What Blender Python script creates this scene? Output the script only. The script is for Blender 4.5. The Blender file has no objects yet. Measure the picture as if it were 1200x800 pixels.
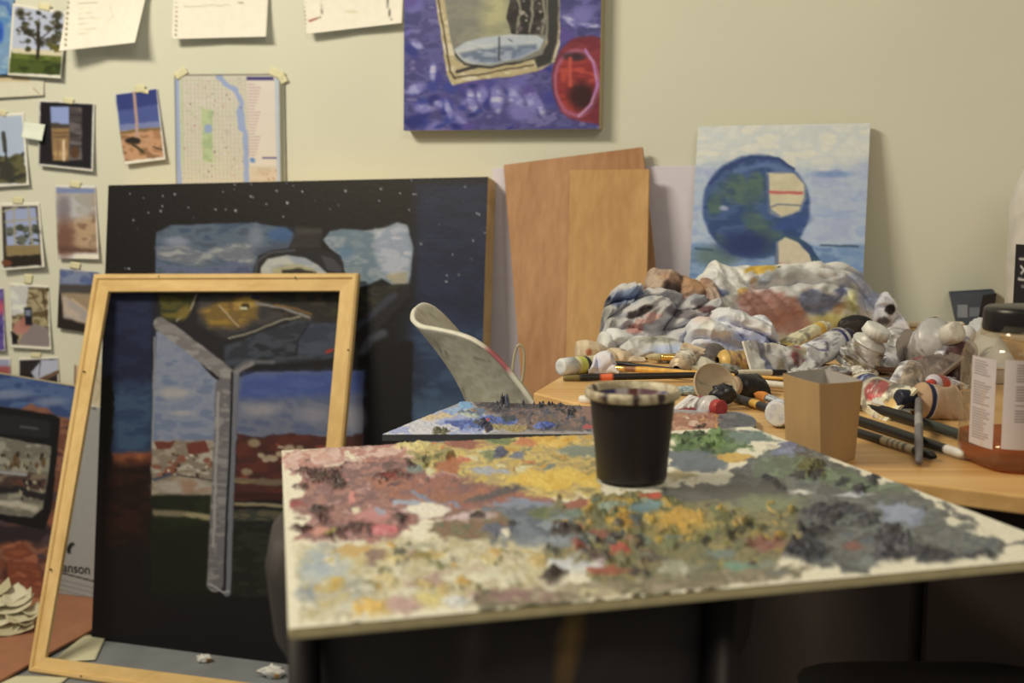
import bpy, math
import numpy as np
from mathutils import Vector

# ------------------------------------------------------------------ camera, world, lights, exposure
S = bpy.context.scene
CAMH, PITCH, F = 1.03, math.atan(170 / 1400.0), 1400.0
cam_data = bpy.data.cameras.new('camera')
cam_data.sensor_width = 36.0
cam_data.lens = F / 1200.0 * 36.0
cam_data.clip_start = 0.02
cam_data.dof.use_dof = True
cam_data.dof.focus_distance = 1.5
cam_data.dof.aperture_fstop = 6.6
cam = bpy.data.objects.new('camera', cam_data)
cam.location = (0, 0, CAMH)
cam.rotation_euler = (math.pi / 2 - PITCH, 0, 0)
S.collection.objects.link(cam)
S.camera = cam

S.view_settings.view_transform = 'Standard'
S.view_settings.look = 'None'
S.view_settings.gamma = 1
S.view_settings.use_curve_mapping = False
S.view_settings.exposure = 0.0

world = bpy.data.worlds.new('room_air')
world.use_nodes = True
world.node_tree.nodes['Background'].inputs[0].default_value = (1.0, 0.86, 0.62, 1)
world.node_tree.nodes['Background'].inputs[1].default_value = 0.20
S.world = world


def area_light(name, loc, target, sx, sy, power, color):
    d = bpy.data.lights.new(name, 'AREA')
    d.shape = 'RECTANGLE'
    d.size, d.size_y = sx, sy
    d.energy = power
    d.color = color
    o = bpy.data.objects.new(name, d)
    o.location = loc
    o.rotation_euler = (Vector(target) - Vector(loc)).to_track_quat('-Z', 'Y').to_euler()
    S.collection.objects.link(o)
    return o


area_light('ceiling_light_left', (-1.7, 1.15, 2.6), (-0.1, 2.3, 0.8), 1.0, 0.3, 54, (1.0, 0.87, 0.61))
area_light('fill_light_behind', (0.5, -1.2, 2.75), (0.1, 1.6, 0.7), 1.4, 0.5, 21, (1.0, 0.86, 0.60))  # fill lamp added behind the camera, not a room fixture

# ------------------------------------------------------------------ geometry of the view and of the room
CP, SP = math.cos(PITCH), math.sin(PITCH)
CAM = np.array([0.0, 0.0, CAMH])
WU = np.array([1400.0 / math.hypot(1400, 438) * 1.0, -438.0 / math.hypot(1400, 438), 0.0])   # along the wall, rightwards
WN = np.array([-WU[1], WU[0], 0.0])                                                            # into the wall
W0 = np.array([0.0, 2.66, 0.0])
TZ = CAMH - 0.25          # table top
CZ = CAMH - 0.225         # palette canvas top


def ray(px, py):
    a = (np.asarray(px, float) - 600) / F
    b = (400 - np.asarray(py, float)) / F
    return np.stack([a, CP + b * SP, -SP + b * CP], -1)


def hit(px, py, p0, n):
    d = ray(px, py)
    n = np.asarray(n, float)
    t = np.dot(np.asarray(p0, float) - CAM, n) / (d @ n)
    return CAM + d * t[..., None] if np.ndim(t) else CAM + d * t


def onz(px, py, z):
    return hit(px, py, (0, 0, z), (0, 0, 1))


def onwall(px, py, off=0.0):
    return hit(px, py, W0 - WN * off, WN)


def atd(px, py, depth):
    return hit(px, py, (0, depth, 0), (0, 1, 0))


def P(px, py, h=0.0):
    return onz(px, py, TZ + h)


def proj(V):
    R = V - CAM
    f = R[..., 1] * CP - R[..., 2] * SP
    u = R[..., 1] * SP + R[..., 2] * CP
    return 600 + F * R[..., 0] / f, 400 - F * u / f


def lean_plane(z0, off0, z1, off1):
    """plane that leans on the wall: off0 metres out at height z0, off1 out at z1; returns point, normal"""
    a = W0 - WN * off0 + np.array([0, 0, z0])
    b = W0 - WN * off1 + np.array([0, 0, z1])
    n = np.cross(WU, b - a)
    n /= np.linalg.norm(n)
    if n[1] > 0:
        n = -n
    return a, n


def plane3(a, b, c):
    n = np.cross(b - a, c - a)
    n /= np.linalg.norm(n)
    if n[1] > 0:
        n = -n
    return a, n


# ------------------------------------------------------------------ colour and noise
WHITE = np.array([0.86, 0.78, 0.56])     # how white paper reads under the room's warm light


def lin(c):
    c = np.asarray(c, float) / 255.0
    return np.where(c <= 0.04045, c / 12.92, ((c + 0.055) / 1.055) ** 2.4)


def alb(c):
    return np.clip(lin(c) / WHITE, 0.004, 0.88)


def vnoise(x, y, seed=0):
    x = np.asarray(x, float); y = np.asarray(y, float)
    xi = np.floor(x).astype(np.int64); yi = np.floor(y).astype(np.int64)
    fx, fy = x - xi, y - yi
    fx = fx * fx * (3 - 2 * fx); fy = fy * fy * (3 - 2 * fy)

    def h(i, j):
        n = (i * 374761393 + j * 668265263 + seed * 974634777) & 0xffffffff
        n = ((n ^ (n >> 13)) * 1274126177) & 0xffffffff
        n = ((n ^ (n >> 15)) * 2246822519) & 0xffffffff
        return ((n ^ (n >> 16)) & 0xffff) / 65535.0
    return (h(xi, yi) * (1 - fx) + h(xi + 1, yi) * fx) * (1 - fy) + (h(xi, yi + 1) * (1 - fx) + h(xi + 1, yi + 1) * fx) * fy


def fbm(x, y, seed=0, oct=4):
    v = 0; a = 0.5; t = 0
    for k in range(oct):
        v = v + a * vnoise(x * 2 ** k, y * 2 ** k, seed + 17 * k); t += a; a *= 0.5
    return v / t


def sst(e0, e1, x):
    t = np.clip((x - e0) / (e1 - e0 + 1e-9), 0, 1)
    return t * t * (3 - 2 * t)


class Paint:
    """paint laid on a surface: colours (sRGB 0..255) and paint thickness per point"""

    def __init__(s, x, y, base, seed=1, wscale=11.0):
        s.x, s.y = np.asarray(x, float), np.asarray(y, float)
        s.c = np.zeros(s.x.shape + (3,)) + np.asarray(base, float)
        s.h = np.zeros(s.x.shape)
        s.seed = seed; s.mix = (14.0, 8.0)
        s.wx = (fbm(s.x / wscale, s.y / wscale, seed + 3) - .5) * 2
        s.wy = (fbm(s.x / wscale, s.y / wscale, seed + 5) - .5) * 2
        s.fine = fbm(s.x / 5.0, s.y / 3.0, seed + 9, 3)

    def put(s, m, col, h=None, mot=0.0, alpha=1.0, sel=None):
        m = m * alpha
        if isinstance(col, list):
            n = len(col) - 1
            mx_, my_ = s.mix
            q = np.clip((fbm(s.x / mx_, s.y / my_, s.seed + int(sum(col[0])) % 97, 3) - .25) * 2.0, 0, .9999)
            if sel is not None:
                q = q[sel]
            q = q * n
            i = q.astype(int); f = sst(.25, .75, q - i)[..., None]
            arr = np.array(col, float)
            cc = arr[i] * (1 - f) + arr[np.minimum(i + 1, n)] * f
        else:
            cc = np.asarray(col, float)
        if mot:
            fi = s.fine if sel is None else s.fine[sel]
            cc = cc * (1 + mot * (fi[..., None] - .5) * 2)
        if sel is None:
            s.c = s.c * (1 - m[..., None]) + cc * m[..., None]
            if h is not None: s.h = s.h * (1 - m) + h * m
        else:
            s.c[sel] = s.c[sel] * (1 - m[..., None]) + cc * m[..., None]
            if h is not None: s.h[sel] = s.h[sel] * (1 - m) + h * m

    def _sel(s, x0, x1, y0, y1, pad):
        return np.nonzero((s.x > x0 - pad) & (s.x < x1 + pad) & (s.y > y0 - pad) & (s.y < y1 + pad))

    def poly(s, pts, col, soft=1.2, warp=1.5, **k):
        pts = np.array(pts, float)
        sel = s._sel(pts[:, 0].min(), pts[:, 0].max(), pts[:, 1].min(), pts[:, 1].max(), soft + warp + 1)
        if not len(sel[0]): return s
        x = s.x[sel] + warp * s.wx[sel]; y = s.y[sel] + warp * s.wy[sel]
        d = np.full(x.shape, 1e9); ins = np.zeros(x.shape, bool)
        for i in range(len(pts)):
            ax, ay = pts[i]; bx, by = pts[(i + 1) % len(pts)]
            ex, ey = bx - ax, by - ay
            t = np.clip(((x - ax) * ex + (y - ay) * ey) / (ex * ex + ey * ey + 1e-9), 0, 1)
            d = np.minimum(d, np.hypot(x - ax - t * ex, y - ay - t * ey))
            c = ((ay > y) != (by > y))
            if ay != by:
                ins ^= c & (x < ex * (y - ay) / (by - ay) + ax)
        sd = np.where(ins, d, -d)
        s.put(sst(-soft, soft, sd), col, sel=sel, **k); return s

    def line(s, pts, w, col, soft=1.0, warp=1.0, **k):
        pts = np.array(pts, float)
        sel = s._sel(pts[:, 0].min(), pts[:, 0].max(), pts[:, 1].min(), pts[:, 1].max(), w + soft + warp + 1)
        if not len(sel[0]): return s
        x = s.x[sel] + warp * s.wx[sel]; y = s.y[sel] + warp * s.wy[sel]
        d = np.full(x.shape, 1e9)
        for i in range(len(pts) - 1):
            ax, ay = pts[i]; ex, ey = pts[i + 1] - pts[i]
            t = np.clip(((x - ax) * ex + (y - ay) * ey) / (ex * ex + ey * ey + 1e-9), 0, 1)
            d = np.minimum(d, np.hypot(x - ax - t * ex, y - ay - t * ey))
        s.put(sst(-soft, soft, w / 2 - d), col, sel=sel, **k); return s

    def ell(s, cx, cy, rx, ry, col, ang=0, soft=.25, warp=1.5, **k):
        R = max(rx, ry) * (1 + soft) + warp
        sel = s._sel(cx, cx, cy, cy, R)
        if not len(sel[0]): return s
        x = s.x[sel] + warp * s.wx[sel] - cx; y = s.y[sel] + warp * s.wy[sel] - cy
        a = math.radians(ang); u = x * math.cos(a) + y * math.sin(a); v = -x * math.sin(a) + y * math.cos(a)
        r = np.hypot(u / rx, v / ry)
        s.put(1 - sst(1 - soft, 1 + soft, r), col, sel=sel, **k); return s

    def spots(s, n, box, size, cols, seed, asp=2.0, soft=.3, hh=None, ang=25, **k):
        r = np.random.RandomState(seed)
        for i in range(n):
            q = size[0] + (size[1] - size[0]) * r.rand() ** 2
            s.ell(box[0] + (box[2] - box[0]) * r.rand(), box[1] + (box[3] - box[1]) * r.rand(), q, q / asp * (.6 + .8 * r.rand()),
                  cols[r.randint(len(cols))], ang=(r.rand() - .5) * 2 * ang, soft=soft, h=None if hh is None else hh * (.3 + r.rand()), **k)
        return s

    def cols(s, sat=.88):
        g = (s.c @ np.array([.3, .6, .1]))[..., None]
        return alb(np.clip(g + (s.c - g) * sat, 0, 255))


# ------------------------------------------------------------------ materials
def new_mat(name):
    m = bpy.data.materials.new(name)
    m.use_nodes = True
    return m, m.node_tree.nodes, m.node_tree.links, m.node_tree.nodes['Principled BSDF']


def flat_mat(name, rgb, rough=.6, metal=0.0, var=.12, scale=30.0, bump=0.0, spec=.4, stretch=None, vcol=False, coat=0.0):
    m, N, L, b = new_mat(name)
    b.inputs['Roughness'].default_value = rough
    b.inputs['Metallic'].default_value = metal
    b.inputs['Specular IOR Level'].default_value = spec
    b.inputs['Coat Weight'].default_value = coat
    tc = N.new('ShaderNodeTexCoord'); mp = N.new('ShaderNodeMapping'); nz = N.new('ShaderNodeTexNoise')
    L.new(tc.outputs['Object'], mp.inputs[0]); L.new(mp.outputs[0], nz.inputs['Vector'])
    mp.inputs['Scale'].default_value = stretch or (1, 1, 1)
    nz.inputs['Scale'].default_value = scale; nz.inputs['Detail'].default_value = 5
    if vcol:
        src = N.new('ShaderNodeVertexColor'); src.layer_name = 'Col'; out = src.outputs[0]
    else:
        src = N.new('ShaderNodeRGB'); src.outputs[0].default_value = (*alb(rgb), 1); out = src.outputs[0]
    mr = N.new('ShaderNodeMapRange')
    mr.inputs['From Min'].default_value = .3; mr.inputs['From Max'].default_value = .7
    mr.inputs['To Min'].default_value = 1 - var; mr.inputs['To Max'].default_value = 1 + var
    L.new(nz.outputs['Fac'], mr.inputs['Value'])
    mx = N.new('ShaderNodeVectorMath'); mx.operation = 'SCALE'
    L.new(out, mx.inputs[0]); L.new(mr.outputs[0], mx.inputs['Scale']); L.new(mx.outputs[0], b.inputs['Base Color'])
    if bump:
        bp = N.new('ShaderNodeBump'); bp.inputs['Strength'].default_value = bump; bp.inputs['Distance'].default_value = .002
        L.new(nz.outputs['Fac'], bp.inputs['Height']); L.new(bp.outputs[0], b.inputs['Normal'])
    return m


def wood_mat(name, c1, c2, along='z', scale=9.0, rough=.5, fine=90.0):
    m, N, L, b = new_mat(name)
    b.inputs['Roughness'].default_value = rough
    b.inputs['Specular IOR Level'].default_value = .35
    tc = N.new('ShaderNodeTexCoord'); mp = N.new('ShaderNodeMapping'); mp2 = N.new('ShaderNodeMapping')
    s = {'x': (.06, 1, 1), 'y': (1, .06, 1), 'z': (1, 1, .06)}[along]
    mp.inputs['Scale'].default_value = s; mp2.inputs['Scale'].default_value = tuple(q * 1.0 if q == 1 else .02 for q in s)
    n1 = N.new('ShaderNodeTexNoise'); n1.inputs['Scale'].default_value = scale; n1.inputs['Detail'].default_value = 4; n1.inputs['Distortion'].default_value = .6
    n2 = N.new('ShaderNodeTexNoise'); n2.inputs['Scale'].default_value = fine; n2.inputs['Detail'].default_value = 3
    L.new(tc.outputs['Object'], mp.inputs[0]); L.new(tc.outputs['Object'], mp2.inputs[0])
    L.new(mp.outputs[0], n1.inputs['Vector']); L.new(mp2.outputs[0], n2.inputs['Vector'])
    ad = N.new('ShaderNodeMath'); ad.operation = 'MULTIPLY_ADD'; ad.inputs[1].default_value = .45
    L.new(n2.outputs['Fac'], ad.inputs[0]); L.new(n1.outputs['Fac'], ad.inputs[2])
    cr = N.new('ShaderNodeValToRGB')
    cr.color_ramp.elements[0].position = .5; cr.color_ramp.elements[1].position = .95
    cr.color_ramp.elements[0].color = (*alb(c1), 1); cr.color_ramp.elements[1].color = (*alb(c2), 1)
    L.new(ad.outputs[0], cr.inputs[0]); L.new(cr.outputs[0], b.inputs['Base Color'])
    bp = N.new('ShaderNodeBump'); bp.inputs['Strength'].default_value = .15; bp.inputs['Distance'].default_value = .001
    L.new(n2.outputs['Fac'], bp.inputs['Height']); L.new(bp.outputs[0], b.inputs['Normal'])
    return m


M = {
    'paper': flat_mat('paper', (0, 0, 0), .8, vcol=True, var=.03, scale=60),
    'photo': flat_mat('photo_paper', (0, 0, 0), .38, vcol=True, var=.02),
    'oil': flat_mat('dried_oil_paint', (0, 0, 0), .5, vcol=True, var=.05, scale=90, bump=.12, spec=.3),
    'oilwet': flat_mat('thick_oil_paint', (0, 0, 0), .36, vcol=True, var=.10, scale=260, bump=.6, spec=.5),
    'cloth': flat_mat('stained_cloth', (0, 0, 0), .95, vcol=True, var=.06, scale=300, bump=.35, spec=.1),
    'vc': flat_mat('painted_shell', (0, 0, 0), .45, vcol=True, var=.08, scale=80),
    'vcmat': flat_mat('dull_coloured', (0, 0, 0), .75, vcol=True, var=.10, scale=60),
    'metalvc': flat_mat('tube_foil', (0, 0, 0), .42, vcol=True, var=.12, scale=90, metal=.12, bump=.6),
    'canvas_edge': flat_mat('raw_canvas', (176, 160, 112), .85, var=.12, scale=90, bump=.3),
    'darkpaint': flat_mat('dark_paint', (26, 22, 24), .5, var=.3, scale=20),
    'ferrule': flat_mat('brass_ferrule', (215, 175, 90), .25, metal=.85),
    'nickel': flat_mat('nickel_ferrule', (200, 200, 195), .25, metal=.9),
    'tape': flat_mat('masking_tape', (212, 202, 152), .6, var=.08),
    'blackplastic': flat_mat('black_plastic', (24, 22, 22), .35, var=.1),
    'pine': wood_mat('pine', (196, 158, 92), (222, 186, 118), 'z', 14, .55),
    'pinex': wood_mat('pine_across', (196, 158, 92), (222, 186, 118), 'x', 14, .55),
    'ply_red': wood_mat('reddish_plywood', (150, 104, 62), (184, 138, 92), 'z', 10, .6),
    'ply_tan': wood_mat('tan_plywood', (166, 122, 66), (194, 150, 92), 'z', 8, .6),
    'tabletop': wood_mat('varnished_tabletop', (176, 128, 66), (220, 178, 110), 'x', 12, .42),
}

# ------------------------------------------------------------------ object helpers
def tag(o, label=None, cat=None, group=None, kind=None):
    for k, v in (('label', label), ('category', cat), ('group', group), ('kind', kind)):
        if v: o[k] = v
    return o


def thing(name, loc, label, cat, group=None):
    o = bpy.data.objects.new(name, None)
    o.empty_display_size = .02
    o.location = [float(q) for q in loc]
    S.collection.objects.link(o)
    return tag(o, label, cat, group)


def origin_sum(o):
    s = np.zeros(3)
    while o is not None:
        s += np.array(o.location); o = o.parent
    return s


def mk(name, verts, faces, mat, parent=None, cols=None, smooth=True, origin=None):
    V = np.array(verts, float).reshape(-1, 3)
    if origin is None and parent is None:
        origin = np.array([(V[:, 0].min() + V[:, 0].max()) / 2, (V[:, 1].min() + V[:, 1].max()) / 2, V[:, 2].min()])
    base = origin_sum(parent)
    loc = (np.asarray(origin, float) - base) if origin is not None else np.zeros(3)
    me = bpy.data.meshes.new(name)
    me.from_pydata((V - base - loc).tolist(), [], [tuple(int(i) for i in f) for f in faces])
    if cols is not None:
        a = me.color_attributes.new('Col', 'FLOAT_COLOR', 'POINT')
        C = np.ones((len(V), 4)); C[:, :3] = np.asarray(cols).reshape(-1, 3)
        a.data.foreach_set('color', C.ravel())
    me.polygons.foreach_set('use_smooth', [bool(smooth)] * len(me.polygons))
    me.materials.append(mat)
    me.update()
    o = bpy.data.objects.new(name, me)
    o.location = loc.tolist()
    o.parent = parent
    S.collection.objects.link(o)
    return o


def grid_faces(ny, nx, flip=False, off=0, wrap=False):
    i = np.arange(ny - 1)[:, None]; j = np.arange(nx if wrap else nx - 1)[None, :]
    j2 = (j + 1) % nx
    a = i * nx + j; b = i * nx + j2; c = (i + 1) * nx + j2; d = (i + 1) * nx + j
    f = np.stack([a, b, c, d], -1) if flip else np.stack([a, d, c, b], -1)
    return (f.reshape(-1, 4) + off).tolist()


def bil(q, nx, ny):
    """q = TL, TR, BR, BL -> (ny, nx, 3) grid"""
    q = [np.asarray(a, float) for a in q]
    u = np.linspace(0, 1, nx)[None, :, None]; v = np.linspace(0, 1, ny)[:, None, None]
    return (q[0] * (1 - u) + q[1] * u) * (1 - v) + (q[3] * (1 - u) + q[2] * u) * v


def slab(quad, back, bevel=0.0):
    """closed box from a front quad and a back offset vector"""
    q = np.array(quad, float); b = q + np.asarray(back, float)
    V = np.vstack([q, b])
    Fc = [(0, 3, 2, 1), (4, 5, 6, 7), (0, 1, 5, 4), (1, 2, 6, 5), (2, 3, 7, 6), (3, 0, 4, 7)]
    return V, Fc


def bevel(o, w, seg=2):
    m = o.modifiers.new('bevel', 'BEVEL'); m.width = w; m.segments = seg; m.limit_method = 'ANGLE'; m.angle_limit = .6
    return o


def prism(poly, z0, z1):
    n = len(poly)
    V = [(p[0], p[1], z0) for p in poly] + [(p[0], p[1], z1) for p in poly]
    Fc = [tuple(range(n - 1, -1, -1)), tuple(range(n, 2 * n))] + [(i, (i + 1) % n, n + (i + 1) % n, n + i) for i in range(n)]
    return V, Fc


def frame_of(d):
    d = np.asarray(d, float); d = d / np.linalg.norm(d)
    up = np.array([0, 0, 1.0]) if abs(d[2]) < .9 else np.array([0, 1.0, 0])
    a = np.cross(d, up); a /= np.linalg.norm(a)
    return d, a, np.cross(a, d)


def sweep(pts, radii, n=14, cap=True, sx=1.0, sy=1.0):
    """round bar through points; returns verts (rows x n), faces"""
    pts = np.array(pts, float); V = []; R = len(pts)
    for i in range(R):
        t = pts[min(i + 1, R - 1)] - pts[max(i - 1, 0)]
        _, a, b = frame_of(t)
        an = np.linspace(0, 2 * np.pi, n, endpoint=False)[:, None]
        V.append(pts[i] + radii[i] * (sx * np.cos(an) * a + sy * np.sin(an) * b))
    V = np.vstack(V); Fc = grid_faces(R, n, flip=True, wrap=True)
    if cap:
        Fc.append(tuple(range(n - 1, -1, -1))); Fc.append(tuple(range((R - 1) * n, R * n)))
    return V, Fc


def lathe(profile, c, n=40, sq=2.0, rot=0.0):
    """profile [(r,z)], superellipse exponent sq (2 = round)"""
    an = np.linspace(0, 2 * np.pi, n, endpoint=False)
    k = (np.abs(np.cos(an)) ** sq + np.abs(np.sin(an)) ** sq) ** (-1.0 / sq)
    V = []
    for r, z in profile:
        x = r * k * np.cos(an); y = r * k * np.sin(an)
        V.append(np.stack([c[0] + x * math.cos(rot) - y * math.sin(rot), c[1] + x * math.sin(rot) + y * math.cos(rot), np.full(n, c[2] + z)], -1))
    return np.vstack(V), grid_faces(len(profile), n, flip=True, wrap=True)


def text_mesh(body, name, parent, mat, o, right, up, size, bold=0.0, label=None):
    cu = bpy.data.curves.new(name, 'FONT'); cu.body = body; cu.size = size; cu.offset = bold; cu.extrude = .0001
    t = bpy.data.objects.new('tmp', cu); S.collection.objects.link(t)
    dg = bpy.context.evaluated_depsgraph_get(); dg.update()
    me = t.evaluated_get(dg).to_mesh()
    V = np.array([v.co[:] for v in me.vertices]); Fc = [tuple(p.vertices) for p in me.polygons]
    bpy.data.objects.remove(t)
    n = np.cross(right, up)
    W = o + V[:, :1] * right + V[:, 1:2] * up + V[:, 2:3] * n
    return mk(name, W, Fc, mat, parent, smooth=False)

# ------------------------------------------------------------------ the room
wall_mat = flat_mat('cream_wall_paint', (206, 201, 168), .7, var=.025, scale=3.0, bump=.05, spec=.2)
floor_mat = flat_mat('grey_painted_floor', (124, 125, 116), .6, var=.10, scale=14, spec=.3)
wl, wr = W0 - WU * 3.4, W0 + WU * 3.2
o = mk('wall_back', *slab([wl + [0, 0, 2.9], wr + [0, 0, 2.9], wr, wl], WN * .1), wall_mat, smooth=False)
tag(o, kind='structure')
o = mk('floor', *prism([(wl[0], wl[1]), (-3.4, -1.6), (3.0, -1.6), (wr[0], wr[1])], -.06, 0), floor_mat, smooth=False)
tag(o, kind='structure')
bl, br = W0 - WU * 3.3 - WN * .012, W0 + WU * 3.1 - WN * .012


def pin_sheet(name, label, cat, quad, paint, off=.002, lift=.01, n=(46, 60), seed=1, group=None, tapes=(), mat='photo', base=(225, 220, 200), bow=.003):
    """a sheet pinned to the wall; quad in image coordinates TL TR BR BL, lift = how far its lower edge stands off"""
    g = bil([np.array([q[0], q[1], 0]) for q in quad], *n)
    x, y = g[..., 0], g[..., 1]
    u = np.linspace(0, 1, n[0])[None, :]; v = np.linspace(0, 1, n[1])[:, None]
    o_ = off + lift * v ** 2 * (.6 + .4 * np.abs(2 * u - 1)) + bow * np.sin(np.pi * u) * v + .0012 * fbm(u * 3 + seed, v * 3, seed)
    d = ray(x, y); t = ((W0 - CAM) @ WN - o_) / (d @ WN)
    V = CAM + d * t[..., None]
    p = Paint(x, y, base, seed, 6.0)
    paint(p)
    c = V[0].mean(0) if False else V.reshape(-1, 3).mean(0)
    o = mk(name, V, grid_faces(n[1], n[0], flip=True), M[mat], None, p.cols(), origin=c)
    sol = o.modifiers.new('sheet', 'SOLIDIFY'); sol.thickness = .0004; sol.offset = 0
    tag(o, label, cat, group)
    for (cx, cy, w, h, a) in tapes:
        an = math.radians(a); R = np.array([[math.cos(an), -math.sin(an)], [math.sin(an), math.cos(an)]])
        q = [R @ np.array(k) + [cx, cy] for k in ((-w / 2, -h / 2), (w / 2, -h / 2), (w / 2 * .9, h / 2), (-w / 2, h / 2 * .9))]
        gg = bil([np.array([k[0], k[1], 0]) for k in q], 8, 6)
        oo = off + .0016 + .001 * vnoise(gg[..., 0] / 3, gg[..., 1] / 3, seed)
        d = ray(gg[..., 0], gg[..., 1]); t = ((W0 - CAM) @ WN - oo) / (d @ WN)
        k = mk('tape', CAM + d * t[..., None], grid_faces(6, 8, flip=True), M['tape'], o)
        sol = k.modifiers.new('sheet', 'SOLIDIFY'); sol.thickness = .0003
    return o


GP = 'photographs taped to the wall'
GS = 'spiral sketchbook pages on the wall'

# ---- sketchbook pages


def sk1(p):
    for i in range(9):
        p.ell(80 - i * .4, 3 + i * 6.2, 1.5, 1.7, (120, 108, 70), soft=.5, warp=0)
    for i, w in enumerate((22, 14, 18, 26, 12, 20, 15)):
        p.line([(92, 4 + 6 * i), (92 + w, 3 + 6 * i)], .8, (178, 168, 128), warp=.8)
    p.line([(128, 6), (133, 18), (126, 26)], .7, (185, 176, 138))


pin_sheet('sketchbook_page', 'cream spiral sketchbook page with its lower right corner curling far off the wall', 'paper', [(84, -22), (176, -24), (158, 50), (69, 60)], sk1, off=.012, lift=.045, seed=3, group=GS, mat='paper', base=(232, 226, 186), n=(60, 50))


def sk2(p):
    for i in range(8):
        p.ell(206, 3 + i * 5.4, 1.2, 1.5, (140, 128, 92), soft=.5, warp=0)
    p.line([(216, 8), (270, 6)], .8, (172, 162, 126)); p.ell(282, 3, 3, 1.5, (172, 160, 120))


pin_sheet('sketchbook_page', 'nearly blank cream spiral sketchbook page above the map', 'paper', [(203, -26), (316, -28), (312, 43), (201, 46)], sk2, off=.006, lift=.02, seed=5, group=GS, mat='paper', base=(230, 223, 182))


def sk3(p):
    for i in range(7):
        p.ell(357, 3 + i * 5, 1.1, 1.5, (140, 128, 92), soft=.5, warp=0)
    p.line([(377, -10), (378, 10), (376, 20), (362, 25)], 1.2, (90, 70, 55), warp=.6)
    p.line([(362, 25), (370, 22)], 2.0, (165, 60, 40), warp=.6)
    p.line([(454, -10), (455, 8), (458, 23)], 1.6, (60, 55, 50), warp=.4)
    p.ell(412, 14, 8, 2, (212, 203, 160))


pin_sheet('sketchbook_page', 'cream spiral sketchbook page with a thin ink line ending in a red stroke', 'paper', [(353, -26), (474, -28), (471, 27), (359, 40)], sk3, off=.006, lift=.018, seed=6, group=GS, mat='paper', base=(230, 223, 182))

# ---- photographs


def ph_tree(p):
    p.poly([(17, 7), (75, 17), (71, 88), (12, 84)], (176, 182, 196), warp=0)
    p.poly([(13, 60), (73, 63), (71, 88), (11, 85)], [(70, 84, 22), (96, 108, 36)], warp=.5)
    p.poly([(12, 68), (73, 72), (71, 88), (11, 85)], [(44, 56, 16), (70, 84, 26)], warp=1)
    p.poly([(15, 56), (73, 60), (73, 66), (14, 62)], (205, 192, 150), warp=.6)
    p.spots(46, (18, 12, 72, 50), (2.5, 6), [(58, 58, 34), (72, 70, 44), (44, 42, 28), (84, 78, 52)], 4, asp=1.3, soft=.6)
    p.spots(22, (22, 16, 70, 48), (1, 2.4), [(176, 180, 190), (120, 120, 110)], 5, asp=1.2, soft=.6)
    p.line([(45, 30), (45, 55), (44, 68)], 4, (46, 38, 24), warp=.8)
    p.line([(45, 50), (34, 38), (24, 32)], 1.6, (46, 38, 28)); p.line([(46, 48), (58, 36), (66, 30)], 1.6, (46, 38, 28))
    p.ell(33, 57, 4, 3.5, (64, 60, 30)); p.spots(10, (52, 53, 70, 60), (3, 5), [(84, 80, 30), (110, 96, 40)], 8)


pin_sheet('photograph', 'photograph of a spreading tree on a green lawn', 'photograph', [(15, 4), (79, 14), (71, 92), (9, 88)], ph_tree, seed=11, group=GP, tapes=[(52, 8, 14, 8, 10)], off=.006)


def ph_black(p):
    p.poly([(47, 119), (109, 122), (107, 198), (46, 192)], (26, 24, 28), warp=.5)
    p.poly([(59, 125), (81, 125), (81, 146), (60, 146)], (138, 152, 190), warp=0)
    p.poly([(60, 144), (82, 146), (82, 150), (60, 150)], (70, 60, 50))
    p.poly([(81, 125), (96, 126), (96, 187), (81, 188)], [(70, 62, 60), (100, 90, 84)], warp=.5)
    p.poly([(60, 150), (81, 150), (81, 188), (62, 188)], [(176, 138, 84), (140, 108, 64)], warp=.5)
    for yy in (156, 160): p.line([(63, yy), (79, yy)], 1.5, (90, 66, 44))
    for yy in (134, 142, 158, 170): p.line([(83, yy), (95, yy + 1)], 1.4, (40, 36, 38))
    p.line([(75, 165), (75, 187)], 3, (216, 186, 140)); p.line([(68, 160), (68, 187)], 1, (110, 86, 60))
    p.ell(88, 178, 5, 7, (84, 56, 34))


pin_sheet('photograph', 'black-bordered photograph of pale old buildings under a strip of blue sky', 'photograph', [(45, 117), (111, 121), (109, 201), (45, 194)], ph_black, seed=12, group=GP, tapes=[(80, 118, 12, 7, 5)], off=.004)


def ph_pole(p):
    p.poly([(136, 111), (183, 104), (188, 150), (141, 158)], (70, 84, 138), warp=0)
    p.poly([(136, 111), (183, 104), (185, 122), (138, 130)], (48, 60, 118), warp=1)
    p.poly([(140, 146), (187, 142), (189, 154), (141, 160)], (112, 122, 158), warp=1)
    p.poly([(140, 154), (165, 150), (188, 149), (192, 184), (146, 189)], [(160, 112, 70), (188, 138, 94), (140, 100, 62)], warp=1)
    p.line([(142, 156), (165, 152), (187, 151)], 3, (120, 96, 48), warp=1)
    p.line([(157, 107), (160, 140), (161, 164)], 3.4, (178, 142, 120), warp=.3)
    p.ell(156, 165, 9, 4, (40, 32, 26)); p.line([(154, 168), (168, 178)], 3, (60, 54, 30)); p.line([(180, 172), (190, 176)], 2, (80, 60, 44))


pin_sheet('photograph', 'photograph of a tall pole in red desert sand under a deep blue sky', 'photograph', [(134, 111), (184, 103), (194, 187), (146, 193)], ph_pole, seed=13, group=GP, tapes=[(164, 104, 12, 9, -5), (170, 107, 9, 5, 10)], off=.004)


def ph_cactus(p):
    p.poly([(-10, 137), (26, 135), (31, 214), (-10, 216)], (168, 180, 192), warp=0)
    p.poly([(-10, 180), (10, 184), (28, 178), (31, 214), (-10, 216)], [(70, 68, 40), (96, 90, 54), (54, 52, 40)], warp=2)
    p.line([(4, 156), (6, 176)], 5, (66, 66, 56), warp=.6); p.line([(7, 176), (9, 210)], 2, (44, 44, 38)); p.ell(8, 200, 9, 12, (56, 56, 44))


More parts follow.
